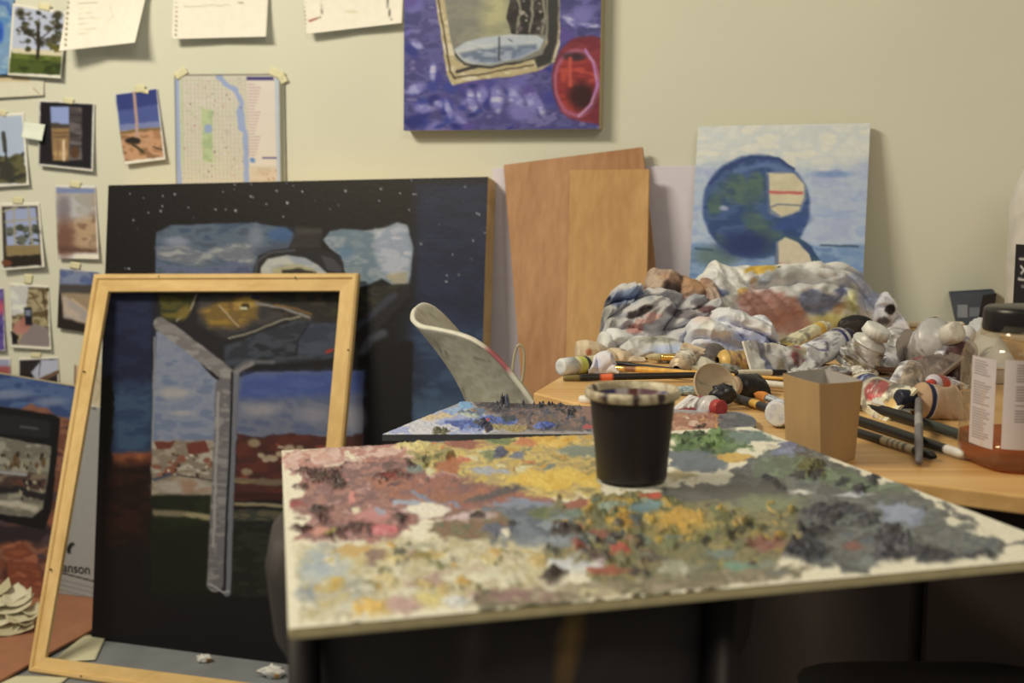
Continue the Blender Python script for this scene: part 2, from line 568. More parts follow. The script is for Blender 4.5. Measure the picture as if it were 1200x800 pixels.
pin_sheet('photograph', 'photograph of a spiky desert plant rising against pale sky', 'photograph', [(-14, 134), (28, 132), (34, 217), (-14, 220)], ph_cactus, seed=14, group=GP, tapes=[(2, 132, 12, 7, 15)])


def ph_window(p):
    p.poly([(2, 242), (44, 241), (49, 310), (4, 314)], (60, 52, 38), warp=0)
    p.poly([(6, 245), (42, 243), (46, 288), (8, 288)], (150, 160, 184), warp=.3)
    p.spots(22, (8, 265, 44, 286), (3, 7), [(70, 74, 54), (96, 98, 80), (54, 58, 46)], 7, soft=.5)
    for q in ([(16, 243), (18, 288)], [(33, 243), (38, 287)], [(6, 260), (44, 256)], [(4, 248), (20, 243)]):
        p.line(q, 2, (160, 150, 118), warp=.3)
    p.poly([(6, 288), (46, 287), (48, 298), (8, 300)], (136, 116, 70)); p.poly([(6, 301), (47, 299), (49, 311), (6, 313)], (40, 32, 26))
    p.ell(8, 308, 6, 4, (110, 60, 36))


pin_sheet('photograph', 'photograph looking out through a gridded window to treetops', 'photograph', [(0, 238), (46, 237), (52, 313), (2, 317)], ph_window, seed=15, group=GP, tapes=[(21, 235, 12, 8, 0)], lift=.016)


def ph_sand(p):
    p.poly([(66, 220), (111, 221), (114, 296), (69, 296)], [(150, 122, 90), (176, 144, 104), (134, 100, 72)], warp=0)
    p.poly([(66, 220), (111, 221), (112, 252), (67, 262)], [(176, 172, 160), (160, 152, 134)], warp=2, soft=8)
    p.poly([(66, 220), (111, 221), (111, 226), (66, 226)], (118, 132, 164), warp=.5)
    p.ell(75, 245, 8, 16, (130, 118, 116), soft=.6); p.ell(76, 280, 11, 22, (118, 80, 62), soft=.6); p.poly([(68, 288), (114, 292), (114, 296), (69, 296)], (96, 66, 50), soft=4)


pin_sheet('photograph', 'hazy photograph of tan sand with a shadow and a thin blue top edge', 'photograph', [(64, 217), (112, 218), (116, 304), (68, 303)], ph_sand, seed=16, group=GP, tapes=[(88, 216, 13, 8, 5)])


def ph_phone(p):
    p.poly([(13, 335), (56, 337), (58, 406), (14, 404)], [(120, 104, 60), (160, 144, 100), (90, 74, 44)], warp=0)
    p.poly([(13, 335), (34, 336), (30, 366), (14, 370)], [(214, 214, 200), (190, 186, 170)], warp=1.5)
    p.poly([(36, 378), (56, 384), (58, 406), (20, 404)], (132, 118, 108), warp=1)
    p.line([(50, 338), (55, 372)], 2.5, (84, 62, 40)); p.line([(38, 345), (54, 372)], 1.2, (86, 64, 40))
    p.spots(20, (34, 338, 56, 380), (1.5, 4), [(100, 84, 40), (180, 160, 110), (84, 66, 40)], 9)
    p.ell(24, 384, 9, 8, (176, 116, 96)); p.ell(30, 378, 7, 7, (166, 106, 86)); p.poly([(13, 388), (22, 394), (20, 404), (14, 404)], (26, 24, 28))
    p.poly([(28, 360), (37, 360), (38, 381), (30, 381)], (26, 28, 34), warp=0); p.poly([(29.5, 363), (36, 363), (36, 370), (30, 370)], (120, 128, 140), warp=0)


pin_sheet('photograph', 'photograph of a hand holding up a phone in a tree-lined street', 'photograph', [(11, 331), (57, 335), (60, 410), (12, 407)], ph_phone, seed=17, group=GP, tapes=[(33, 327, 9, 12, 5)])


def ph_beach(p):
    p.poly([(70, 315), (116, 319), (112, 390), (67, 384)], (150, 128, 94), warp=0)
    p.poly([(70, 315), (116, 319), (115, 338), (70, 336)], [(84, 98, 134), (120, 128, 148)], warp=1, soft=3)
    p.poly([(69, 333), (115, 334), (114, 344), (69, 343)], (72, 66, 60), warp=1, soft=2)
    p.poly([(74, 346), (95, 358), (108, 372), (108, 380), (74, 372)], [(160, 148, 132), (180, 160, 134)], warp=1, soft=2)
    p.poly([(67, 340), (72, 345), (74, 372), (108, 382), (112, 392), (66, 386)], (38, 30, 26), warp=1, soft=2)
    p.line([(84, 350), (112, 372)], 1.5, (196, 166, 124))


pin_sheet('photograph', 'dark-edged photograph of a pale sand slope under blue haze beside the wooden frame', 'photograph', [(70, 314), (118, 319), (114, 391), (67, 384)], ph_beach, seed=18, group=GP, tapes=[(88, 311, 12, 8, 10)])


def ph_purple(p):
    p.poly([(-30, 338), (4, 338), (5, 410), (-30, 410)], [(96, 76, 140), (70, 56, 120)], warp=1)
    p.ell(-2, 360, 8, 9, (196, 80, 96), soft=.7); p.ell(-4, 345, 8, 6, (120, 100, 160), soft=.5)


pin_sheet('photograph', 'violet and pink picture cut off by the left edge', 'photograph', [(-36, 336), (4, 337), (6, 411), (-36, 412)], ph_purple, seed=19, group=GP)


def ph_red(p):
    p.poly([(-30, 420), (11, 421), (12, 450), (-30, 450)], (150, 150, 170), warp=.5); p.poly([(-30, 428), (12, 429), (12, 450), (-30, 450)], (160, 80, 76), soft=3)


pin_sheet('photograph', 'small picture with a red glow beneath the violet one, just above the rock painting', 'photograph', [(-36, 418), (12, 419), (13, 470), (-36, 470)], ph_red, seed=20, group=GP)


def ph_interior(p):
    p.poly([(23, 422), (67, 420), (68, 460), (23, 460)], (40, 34, 34), warp=0); p.poly([(36, 436), (48, 422), (67, 421), (68, 438), (44, 448)], (170, 172, 180), warp=1)
    p.line([(40, 448), (68, 436)], 4, (104, 74, 50)); p.line([(47, 423), (46, 440)], 1, (60, 54, 54))


pin_sheet('photograph', 'photograph of a dark interior with a bright white pane, half hidden behind the rock painting', 'photograph', [(22, 419), (68, 418), (70, 470), (22, 470)], ph_interior, seed=21, group=GP, tapes=[(42, 416, 12, 6, 0)])

pin_sheet('sticky_note', 'tiny blank pale green note overlapping the black-bordered photograph', 'note', [(28, 143), (53, 146), (49, 165), (25, 161)], lambda p: p, off=.011, lift=.012, seed=22, n=(14, 10), mat='paper', base=(214, 218, 190))


def bluepic(p):
    p.spots(30, (-20, -10, 16, 88), (4, 10), [(110, 150, 176), (80, 126, 166), (130, 160, 170)], 3)
    p.line([(-8, 2), (8, 4), (14, 18)], 5, (66, 104, 160), warp=1); p.ell(0, 38, 5, 13, (40, 92, 178)); p.ell(-2, 38, 3, 9, (28, 70, 150))


pin_sheet('painted_sheet', 'pale blue painted sheet at the upper left behind the tree photograph', 'painting', [(-40, -30), (18, -30), (12, 87), (-40, 90)], bluepic, seed=23, mat='paper', base=(108, 142, 166), n=(30, 60), off=.003)


def torn(p):
    p.line([(-30, 117), (8, 115), (22, 114), (44, 112), (51, 112)], 1.2, (150, 140, 104), warp=1.5)
    p.line([(40, 104), (46, 110)], 1, (160, 130, 100)); p.poly([(-30, 88), (36, 90), (35, 96), (-30, 95)], (200, 176, 126), warp=.6)


pin_sheet('torn_paper', 'plain cream paper with a ragged torn lower edge under the tree photograph', 'paper', [(-36, 86), (52, 90), (51, 112), (-36, 117)], torn, seed=24, mat='paper', base=(205, 198, 160), lift=.004, n=(40, 20))
pin_sheet('wrinkled_paper', 'wrinkled tan paper on the wall seen behind the wooden frame', 'paper', [(87, 427), (128, 424), (126, 481), (86, 483)], lambda p: p.line([(110, 440), (120, 452), (112, 470)], 1.4, (176, 156, 112)).line([(87, 428), (91, 482)], 4, (150, 116, 76)), seed=25, mat='paper', base=(196, 180, 138), lift=.004, n=(24, 24))

# ---- the map


def citymap(p):
    p.spots(150, (212, 92, 290, 216), (1.2, 4), [(196, 184, 150), (206, 190, 166), (186, 180, 150), (208, 196, 170)], 2, asp=1.6)
    for i in range(17):
        xx = 214 + 4.6 * i
        p.line([(xx, 92), (xx + 2, 216)], .7, (176, 166, 138), warp=.8, alpha=.7)
    for i in range(24):
        p.line([(212, 94 + 5.2 * i), (288, 95 + 5.2 * i)], .6, (180, 170, 142), warp=.8, alpha=.6)
    p.line([(207, 92), (208, 140), (209, 190), (211, 218)], 5.5, (150, 164, 186), warp=.5)
    p.line([(212, 92), (213, 140), (214, 190)], 1.6, (172, 190, 130), warp=1)
    p.line([(256, 90), (264, 98), (276, 106), (283, 120), (281, 140), (288, 156), (289, 216)], 6, (146, 160, 184), warp=1.5)
    p.line([(281, 132), (284, 150)], 9, (146, 160, 184), warp=1.5)
    p.poly([(236, 126), (249, 130), (250, 190), (238, 190)], [(176, 186, 130), (158, 174, 120)], warp=2.5)
    p.ell(244, 151, 5, 5, (140, 156, 176)); p.spots(16, (214, 96, 270, 210), (1, 2.4), [(168, 188, 128), (180, 190, 140)], 6)
    p.spots(46, (214, 94, 286, 214), (.7, 1.5), [(176, 100, 92), (130, 90, 90), (110, 90, 110)], 7, asp=1.8)
    p.poly([(289, 91), (322, 91), (325, 194), (293, 194)], (214, 200, 172), warp=0)
    p.poly([(289, 90), (320, 90), (321, 94), (289, 94)], (60, 52, 110), warp=0)
    for i in range(24):
        p.line([(291, 99 + 3.6 * i), (298 + (i * 7) % 8, 99 + 3.6 * i)], .9, (170, 130, 130), warp=.2, alpha=.8)
    p.line([(308, 185), (324, 185)], 1.6, (60, 52, 110), warp=.1); p.ell(296, 188, 3.2, 3, (110, 140, 180)); p.poly([(293, 196), (325, 196), (326, 216), (293, 216)], [(206, 186, 150), (196, 176, 140)])
    p.spots(14, (293, 197, 324, 214), (.7, 1.4), [(176, 90, 84)], 9)
    p.poly([(322, 90), (327, 90), (329, 218), (325, 218)], (178, 186, 184), warp=0)
    p.poly([(327, 88), (333, 88), (334, 220), (329, 220)], (122, 118, 90), warp=.2); p.line([(205, 88), (332, 87)], 1.8, (110, 106, 90), warp=0); p.line([(205, 88), (207, 218)], 1.2, (120, 116, 104), warp=0)


pin_sheet('city_map', 'laminated city map with two blue rivers and a printed index panel', 'map', [(204, 87), (333, 86), (335, 228), (206, 228)], citymap, seed=31, n=(130, 140), off=.004, lift=.001, base=(200, 192, 160), tapes=[(212, 86, 16, 9, -35), (324, 86, 18, 10, 25), (331, 92, 12, 9, 60)], bow=.001)


# ------------------------------------------------------------------ panels: paintings and boards
def painting(name, label, cat, quad, thick, paint, n, base, seed, mat='oil', edge='canvas_edge', wscale=11.0, group=None, relief=.0002, bare=False):
    """quad: world TL TR BR BL of the painted front"""
    q = [np.asarray(a, float) for a in quad]
    nrm = np.cross(q[1] - q[0], q[3] - q[0]); nrm /= np.linalg.norm(nrm)
    if nrm @ (CAM - q[0]) < 0: nrm = -nrm
    c = (q[2] + q[3]) / 2
    t = thing(name, c, label, cat, group)
    V, Fc = slab([a - nrm * .0012 for a in q], -nrm * (thick - .0012))
    b = mk('stretcher', V, Fc, M[edge], t, smooth=False); bevel(b, .0015)
    g = bil(q, *n); x, y = proj(g)
    p = Paint(x, y, base, seed, wscale)
    p.mix = (22.0, 9.0)
    paint(p)
    st = fbm(x / 2.5, y / 2.5, seed + 40, 3)
    g = g + nrm * ((p.h * .001 + st * relief)[..., None])
    V = np.vstack([g.reshape(-1, 3)]); Fc = grid_faces(n[1], n[0], flip=True)
    m = mk('painted_canvas', V, Fc, M[mat], t, p.cols())
    return t


# ---- big dark painting of a car interior
pl = lean_plane(0.0, .26, 1.08, .072)
bq = [hit(127, 217, *pl), hit(572, 207, *pl), hit(553, 802, *pl), hit(107, 752, *pl)]


def bigdark(p):
    r = np.random.RandomState(5)
    p.poly([(120, 335), (181, 335), (181, 535), (120, 535)], [(24, 30, 52), (30, 38, 62)], soft=10, warp=2)
    p.poly([(120, 455), (181, 450), (180, 535), (134, 535)], [(38, 56, 80), (50, 72, 92)], soft=14, warp=3)
    p.poly([(100, 440), (131, 440), (134, 480), (130, 520), (135, 560), (100, 560)], (14, 12, 14), soft=1.5, warp=4)
    p.poly([(132, 531), (180, 529), (180, 546), (132, 550)], [(150, 82, 44), (120, 60, 36)], soft=4, warp=1)
    p.poly([(126, 542), (180, 540), (182, 640), (120, 640)], [(42, 20, 16), (28, 14, 14)], soft=12, warp=4)
    # right hand night sky
    p.poly([(487, 215), (580, 212), (575, 420), (484, 420)], [(26, 32, 52), (30, 38, 60)], soft=10, warp=2)
    p.poly([(483, 380), (575, 380), (565, 560), (480, 560)], [(40, 54, 76), (52, 72, 94)], soft=28, warp=3)
    p.poly([(481, 470), (570, 470), (566, 560), (480, 560)], [(60, 84, 102), (70, 92, 108)], soft=20, warp=3)
    # windscreen, left pane
    p.poly([(183, 272), (200, 264), (246, 262), (300, 261), (336, 267), (346, 276), (338, 291), (318, 293), (303, 300), (297, 318), (294, 340), (182, 340)], [(58, 74, 92), (78, 92, 102), (66, 76, 88)], warp=1)
    p.poly([(184, 292), (215, 285), (238, 296), (258, 290), (292, 282), (300, 300), (290, 315), (250, 302), (238, 312), (200, 308), (184, 302)], [(120, 122, 120), (98, 102, 106), (138, 138, 130)], soft=4, warp=4)
    p.ell(207, 282, 14, 5, (118, 124, 132), soft=.6); p.ell(300, 277, 8, 12, (120, 124, 128), soft=.7, alpha=.7); p.ell(330, 275, 16, 8, (50, 82, 124), soft=.6, alpha=.8)
    p.poly([(183, 306), (215, 312), (240, 315), (255, 303), (290, 309), (296, 322), (290, 340), (183, 340)], [(70, 76, 100), (84, 92, 112), (66, 84, 92)], warp=1.5, soft=2)
    # windscreen, right pane
    p.poly([(379, 281), (386, 271), (400, 268), (430, 270), (452, 266), (466, 261), (478, 264), (484, 292), (481, 322), (475, 339), (462, 336), (448, 326), (430, 334), (417, 338), (404, 318), (400, 300), (386, 291)], [(112, 126, 126), (96, 114, 120), (130, 138, 136)], warp=1)
    p.poly([(440, 270), (466, 263), (478, 268), (482, 296), (478, 330), (462, 330), (446, 318), (438, 296)], [(160, 162, 162), (136, 144, 150), (172, 170, 166)], warp=2, soft=5)
    p.poly([(452, 322), (478, 318), (476, 338), (462, 334)], [(168, 152, 110), (150, 142, 112)], soft=3, warp=1.5); p.ell(405, 296, 8, 8, (70, 104, 128), soft=.7, alpha=.7)
    # mirror and stem
    p.poly([(347, 266), (378, 268), (376, 290), (340, 292)], [(56, 52, 48), (42, 38, 38)], soft=3, warp=1)
    p.poly([(294, 340), (298, 312), (304, 300), (318, 293), (345, 290), (372, 291), (392, 297), (402, 307), (404, 340)], (30, 30, 32), warp=.6)
    p.line([(298, 325), (302, 306), (316, 296), (345, 293)], 3, (62, 62, 64), warp=.5); p.poly([(376, 299), (390, 303), (401, 314), (400, 320), (384, 316)], (58, 58, 62), warp=1)
    p.poly([(304, 340), (306, 314), (314, 303), (336, 299), (358, 302), (372, 310), (384, 320), (380, 340)], [(140, 146, 146), (168, 166, 148)], warp=.8)
    p.poly([(318, 314), (345, 309), (366, 314), (374, 322), (320, 330)], [(160, 152, 112), (140, 132, 96)], warp=1, soft=2); p.poly([(330, 316), (350, 314), (370, 318), (378, 340), (330, 340)], (44, 42, 34), warp=2)
    # dashboard
    p.poly([(184, 340), (400, 340), (478, 332), (482, 345), (430, 400), (424, 432), (320, 434), (262, 446), (182, 380)], (30, 28, 30), soft=2, warp=1)
    p.poly([(185, 345), (232, 343), (226, 360), (214, 376), (190, 376)], [(74, 70, 26), (52, 52, 26), (96, 84, 30)], warp=1.5, soft=2)
    p.line([(230, 345), (224, 362), (207, 376)], 2, (150, 140, 110), warp=1); p.ell(215, 366, 9, 6, (112, 92, 34), soft=.6, ang=-40)
    p.poly([(232, 345), (300, 340), (345, 352), (330, 372), (300, 385), (264, 396), (232, 380)], [(62, 58, 54), (48, 46, 46)], warp=2, soft=4)
    p.poly([(234, 365), (256, 352), (286, 350), (304, 356), (302, 374), (280, 384), (246, 384)], [(140, 106, 34), (110, 84, 36), (150, 112, 44)], soft=6, warp=3)
    p.ell(290, 354, 14, 6, (168, 134, 56), soft=.5); p.ell(288, 358, 5, 3, (60, 50, 26)); p.ell(285, 361, 5, 1.5, (180, 176, 130)); p.ell(300, 349, 6, 2.5, (40, 44, 58))
    p.line([(257, 358), (268, 370), (280, 382)], 1.6, (170, 146, 112), warp=1)
    p.poly([(304, 346), (400, 338), (470, 334), (440, 366), (400, 376), (350, 380), (320, 362)], [(46, 46, 32), (36, 34, 30), (56, 50, 38)], soft=3, warp=2)
    p.line([(300, 355), (330, 360), (352, 368), (362, 372)], 3, (128, 120, 108), warp=1); p.line([(322, 357), (345, 361), (364, 368)], 2.4, (122, 86, 40), warp=1, soft=1.5)
    p.line([(268, 396), (300, 388), (330, 374), (352, 371)], 1.6, (150, 142, 112), warp=1.2)
    p.poly([(262, 406), (310, 388), (345, 374), (380, 378), (400, 384), (396, 420), (330, 430), (285, 434), (262, 436)], [(40, 44, 50), (56, 60, 66), (34, 36, 42)], soft=2, warp=2)
    p.poly([(348, 398), (362, 380), (398, 378), (400, 408), (380, 418), (350, 414)], [(46, 52, 64), (60, 66, 76)], soft=1.5, warp=1); p.line([(362, 380), (350, 396), (347, 416)], 1.5, (18, 18, 22))
    p.ell(386, 411, 6, 2, (150, 48, 36), ang=-25); p.line([(416, 385), (432, 372), (446, 360), (462, 346)], 7, (52, 54, 62), soft=3, warp=2); p.line([(424, 414), (434, 398), (450, 390)], 10, (62, 64, 68), soft=3, warp=2)
    p.line([(270, 434), (330, 430), (400, 424), (425, 420)], 9, (20, 18, 22), soft=3); p.line([(276, 432), (290, 424), (320, 424)], 4, (92, 90, 86), soft=2)
    # steering column shape, right dark pillar
    p.poly([(404, 430), (470, 400), (484, 400), (482, 560), (424, 560), (424, 436)], (15, 14, 18), soft=2)
    # left glass
    p.poly([(183, 388), (192, 388), (222, 410), (248, 440), (262, 450), (258, 520), (178, 518)], [(108, 116, 130), (118, 124, 132), (98, 108, 126)], warp=.8)
    p.ell(205, 460, 20, 6, (146, 142, 132), soft=.6); p.ell(214, 484, 14, 3.5, (140, 138, 134), soft=.6); p.line([(181, 395), (179, 515)], 2, (130, 128, 120), soft=1)
    p.poly([(178, 516), (256, 516), (250, 582), (177, 582)], [(146, 130, 104), (120, 106, 84), (156, 146, 122)], warp=1.5)
    p.spots(9, (182, 534, 252, 556), (4, 8), [(122, 72, 52), (110, 66, 46), (134, 90, 66)], 5, asp=1.8, ang=10)
    p.poly([(180, 517), (206, 517), (200, 526), (184, 526)], (100, 48, 36)); p.poly([(218, 520), (240, 516), (246, 530), (222, 534)], (104, 48, 36))
    p.spots(26, (184, 532, 250, 560), (1.5, 3), [(60, 40, 34), (168, 158, 130), (180, 168, 136)], 6, asp=1.6)
    p.line([(180, 562), (200, 556)], 3.5, (60, 66, 76)); p.line([(208, 556), (248, 563)], 1.6, (50, 46, 40)); p.ell(215, 570, 34, 8, [(150, 140, 118), (140, 110, 84)], soft=.4)
    p.poly([(177, 580), (252, 580), (246, 692), (178, 690)], [(30, 36, 18), (24, 28, 18)], soft=2, warp=1.5)
    p.line([(182, 600), (215, 602), (245, 606)], 7, [(138, 126, 84), (110, 98, 70)], warp=2, soft=2)
    p.poly([(176, 620), (250, 620), (246, 700), (176, 700)], (20, 22, 14), soft=16)
    # right glass
    p.poly([(280, 442), (300, 436), (426, 434), (425, 522), (276, 515)], [(84, 92, 108), (96, 100, 110), (80, 88, 108)], warp=.8)
    p.poly([(284, 438), (426, 434), (426, 462), (280, 468)], [(58, 74, 124), (66, 82, 130)], soft=7, warp=3)
    p.ell(305, 480, 24, 7, (128, 124, 122), soft=.7); p.ell(370, 486, 22, 9, (118, 116, 120), soft=.7); p.ell(412, 490, 14, 16, (124, 122, 124), soft=.7)
    p.poly([(278, 508), (300, 512), (340, 508), (400, 512), (425, 508), (424, 582), (274, 586)], [(84, 38, 30), (70, 34, 28), (60, 34, 28)], warp=3)
    p.spots(60, (280, 518, 420, 562), (3.5, 9), [(150, 130, 98), (128, 108, 78), (60, 30, 26), (120, 52, 40)], 8, asp=2)
    p.line([(276, 562), (330, 566), (420, 572)], 7, [(122, 102, 66), (100, 84, 60)], warp=2, soft=1.5); p.line([(276, 580), (330, 582), (420, 584)], 9, (54, 24, 20), soft=2)
    p.line([(276, 590), (330, 592), (420, 596)], 4, (126, 114, 78), warp=1.5, soft=1.5); p.line([(272, 604), (340, 604)], 14, [(80, 72, 50), (50, 52, 42), (92, 82, 58)], soft=3)
    p.poly([(270, 612), (430, 612), (430, 702), (266, 698)], [(30, 32, 24), (24, 26, 20), (36, 36, 28)], soft=4, warp=2)
    # pillar
    p.line([(188, 380), (206, 392), (240, 418), (268, 440)], 17, [(122, 116, 106), (108, 102, 94), (134, 128, 116)], soft=1.4, warp=1.5)
    p.line([(262, 452), (258, 560), (254, 640), (252, 684)], 19, [(112, 108, 100), (96, 92, 88), (126, 120, 110)], soft=1.4, warp=.8)
    p.line([(256, 460), (250, 640)], 3, (142, 136, 124), soft=1.5); p.line([(276, 438), (272, 520), (269, 600), (266, 694)], 9, (100, 100, 100), soft=1.2, warp=.6)
    p.line([(272, 436), (270, 520), (266, 600), (263, 694)], 2.6, (16, 14, 18), soft=.8, warp=.5); p.line([(276, 436), (296, 426)], 5, (118, 112, 104), soft=1)
    p.line([(246, 684), (262, 694), (268, 692)], 2, (150, 146, 136), soft=1)
    for i in range(120):
        X, Y = 130 + 440 * r.rand(), 210 + 125 * r.rand() ** 1.2
        if 181 < X < 488 and Y > 255: continue
        q = .5 + .9 * r.rand() ** 2
        p.ell(X, Y, q, q, (110 + 70 * r.rand(),) * 3, soft=.5, warp=0, h=.3)


painting('large_painting', 'large dark painting of a car windscreen and dashboard under a starry night sky', 'painting', bq, .055, bigdark, (330, 400), (17, 15, 18), 7, edge='pinex')

# ---- violet painting hung high
vq = [onwall(474, -150, .036), onwall(707, -150, .036), onwall(702, 151, .036), onwall(473, 153, .036)]


def violet(p):
    r = np.random.RandomState(3)
    p.put(np.ones(p.x.shape), [(62, 62, 112), (84, 82, 132), (70, 66, 118), (104, 98, 144)])
    p.spots(90, (470, -60, 706, 154), (7, 18), [(58, 60, 130), (44, 50, 122), (96, 92, 154), (112, 106, 162), (84, 70, 136)], 3, asp=1.7, soft=.6, ang=60)
    p.spots(22, (474, 100, 560, 150), (5, 10), [(52, 62, 136), (40, 44, 110)], 13, asp=1.5, soft=.6)
    for (x, y, rx, ry, a) in ((489, 52, 8, 4, 30), (507, 84, 4, 10, 0), (488, 104, 11, 5, -20), (496, 128, 12, 5, 5), (526, 128, 4, 11, -15), (553, 118, 5, 12, -15), (565, 112, 6, 10, 10), (582, 116, 7, 14, 0), (604, 114, 9, 12, -20), (622, 120, 5, 10, -20), (632, 124, 5, 12, -30), (515, 122, 5, 4, 0), (668, 25, 9, 3, 25), (690, 30, 12, 2.5, 10), (540, 140, 8, 2.5, 30)):
        p.ell(x, y, rx, ry, [(150, 148, 186), (120, 116, 170), (176, 172, 196)], ang=a, soft=.5, warp=3, h=.5)
    p.poly([(507, -150), (508, -20), (512, 10), (518, 50), (524, 88), (531, 100), (545, 97), (570, 92), (600, 90), (634, 82), (650, 72), (656, 52), (656, -20), (654, -150)], [(196, 180, 132), (176, 158, 108), (206, 192, 150)], warp=1, h=.6)
    p.poly([(640, -150), (654, -150), (655, 10), (653, 50), (646, 74), (630, 80), (626, 70), (642, 50)], (48, 48, 46), warp=1, soft=2)
    p.line([(512, -150), (514, 0), (519, 30), (528, 84), (534, 92)], 2, (70, 56, 40), soft=1)
    p.line([(532, 91), (560, 88), (590, 82), (625, 76)], 2, (80, 66, 46), soft=1); p.line([(536, 84), (560, 78), (600, 74), (636, 64)], 4, (46, 42, 40), soft=1.2)
    p.poly([(519, -150), (521, 0), (528, 44), (534, 70), (545, 76), (575, 78), (610, 72), (636, 64), (642, 40), (640, -150)], [(120, 118, 100), (132, 128, 104)], warp=.8)
    p.poly([(566, -150), (600, -150), (598, 38), (566, 46)], [(170, 164, 112), (150, 146, 104)], soft=14, warp=2)
    p.poly([(594, -150), (642, -150), (640, 40), (600, 42), (594, 20), (597, 4)], [(36, 34, 34), (58, 54, 50)], warp=1.5)
    for (a, b) in (((608, -10), (606, 38)), ((622, -20), (620, 38)), ((634, -20), (637, 38))): p.line([a, ((a[0] + b[0]) / 2 + 3, 15), b], 3, (136, 130, 104), soft=1.5, warp=3)
    p.spots(26, (608, -20, 638, 38), (1.5, 4), [(120, 116, 104), (90, 80, 80), (150, 142, 120)], 12, asp=1.2)
    p.poly([(532, 58), (545, 49), (570, 43), (600, 40), (630, 42), (638, 46), (632, 58), (610, 68), (580, 75), (555, 76), (540, 70)], [(190, 190, 172), (170, 176, 172)], warp=.6, h=.4)
    p.poly([(538, 62), (560, 58), (590, 54), (628, 52), (630, 58), (608, 68), (580, 74), (555, 74), (542, 68)], [(120, 134, 150), (100, 112, 126), (146, 154, 160)], warp=1, soft=3)
    p.line([(585, 44), (585, 70)], 1.8, (50, 54, 58), warp=.3); p.line([(596, 46), (600, 48)], 1.5, (90, 96, 104)); p.line([(534, 64), (545, 76), (575, 79), (612, 72)], 2, (36, 34, 34), soft=1)
    p.ell(680, 92, 33, 49, [(134, 46, 54), (112, 36, 46)], ang=4, soft=.06, warp=1); p.poly([(664, 60), (690, 42), (708, 44), (708, 146), (680, 142)], [(134, 46, 54), (116, 36, 48)], warp=1, soft=2)
    p.ell(676, 97, 27, 40, (170, 96, 120), soft=.08); p.ell(676, 97, 24, 36, [(160, 52, 46), (140, 40, 42), (176, 62, 50)], soft=.1); p.ell(682, 112, 15, 17, (54, 20, 26), soft=.5, ang=-20); p.ell(674, 66, 14, 5, (60, 34, 44), soft=.5)
    p.line([(686, 58), (695, 72), (700, 100), (693, 122), (678, 136)], 3, [(186, 128, 156), (170, 110, 160)], soft=1.2, warp=1); p.line([(668, 68), (668, 100)], 4, (190, 74, 56), soft=2)


painting('violet_painting', 'violet painting of a car side mirror beside a red shape, hung high', 'painting', vq, .034, violet, (190, 230), (74, 72, 138), 17, edge='violet_edge' if 'violet_edge' in M else 'canvas_edge')

# ---- globe painting leaning at the back of the table
ztb = TZ + .002
pl = lean_plane(ztb, .105, ztb + .4, .024)
gq = [hit(818, 148, *pl), hit(1020, 144, *pl), hit(1009, 376, *pl), hit(805, 383, *pl)]
gq[2][2] = gq[3][2] = max(ztb + .001, min(gq[2][2], gq[3][2]))


def globe(p):
    p.put(np.ones(p.x.shape), [(206, 206, 184), (196, 200, 184), (212, 208, 182)])
    p.poly([(800, 196), (880, 190), (952, 200), (980, 196), (1024, 188), (1024, 300), (800, 300)], [(150, 168, 186), (170, 182, 190), (160, 170, 186)], warp=5, soft=8)
    p.ell(975, 204, 22, 4, (120, 144, 180), soft=.6); p.ell(985, 240, 26, 18, [(170, 180, 196), (150, 166, 188)], soft=.6)
    p.poly([(800, 285), (1024, 288), (1024, 390), (800, 390)], [(112, 142, 172), (128, 154, 176), (100, 130, 164)], warp=3, soft=3)
    p.ell(840, 300, 26, 12, [(110, 130, 120), (94, 118, 112)], soft=.5); p.line([(962, 287), (985, 288), (1006, 289)], 2, (50, 76, 90), warp=1); p.line([(815, 291), (835, 293)], 2.4, (60, 86, 96), warp=1)
    p.ell(886, 242, 63, 61, [(52, 78, 124), (62, 88, 130), (44, 70, 112)], soft=.04, warp=1.5)
    for (x, y, rx, ry, a) in ((870, 226, 26, 14, 10), (838, 240, 8, 14, 5), (886, 262, 18, 12, 60), (850, 283, 11, 6, 40), (862, 212, 10, 10, 0), (900, 280, 14, 18, 20), (886, 214, 9, 12, 0)):
        p.ell(x, y, rx, ry, [(68, 96, 88), (80, 106, 84), (58, 86, 92)], ang=a, soft=.5, warp=4, alpha=.85)
    p.ell(875, 286, 30, 15, (34, 52, 98), soft=.6); p.line([(832, 215), (850, 196), (880, 184), (912, 186), (930, 198)], 3.5, (40, 62, 110), soft=1.5); p.line([(862, 200), (900, 192), (926, 200)], 6, (96, 120, 160), soft=2.5, warp=2, alpha=.7)
    p.ell(848, 244, 5, 3, (150, 160, 176), soft=.5); p.ell(926, 262, 22, 6, (50, 76, 130), soft=.5, ang=-12)
    p.poly([(897, 202), (915, 200), (932, 203), (945, 216), (945, 232), (938, 248), (914, 256), (902, 250)], (120, 130, 140), warp=.8)
    p.poly([(901, 203), (930, 203), (942, 216), (942, 232), (936, 247), (916, 254), (903, 244)], [(204, 192, 146), (196, 184, 140)], warp=.8, h=.3)
    p.line([(902, 225), (939, 226)], 3.6, (194, 92, 84), warp=.9, soft=1.2); p.line([(903, 243), (912, 239), (938, 241)], 2, (110, 116, 124), warp=.5); p.line([(899, 206), (901, 248)], 3, (80, 100, 130))
    p.poly([(905, 283), (918, 276), (936, 278), (950, 288), (966, 312), (966, 330), (912, 330)], [(44, 68, 108), (52, 84, 100)], warp=1.5)
    p.poly([(912, 283), (920, 278), (935, 284), (948, 298), (956, 320), (912, 320)], [(206, 190, 150), (196, 182, 142)], warp=.8, h=.3); p.line([(911, 284), (909, 318)], 3, (110, 120, 134)); p.line([(914, 309), (930, 311)], 2, (180, 100, 90))


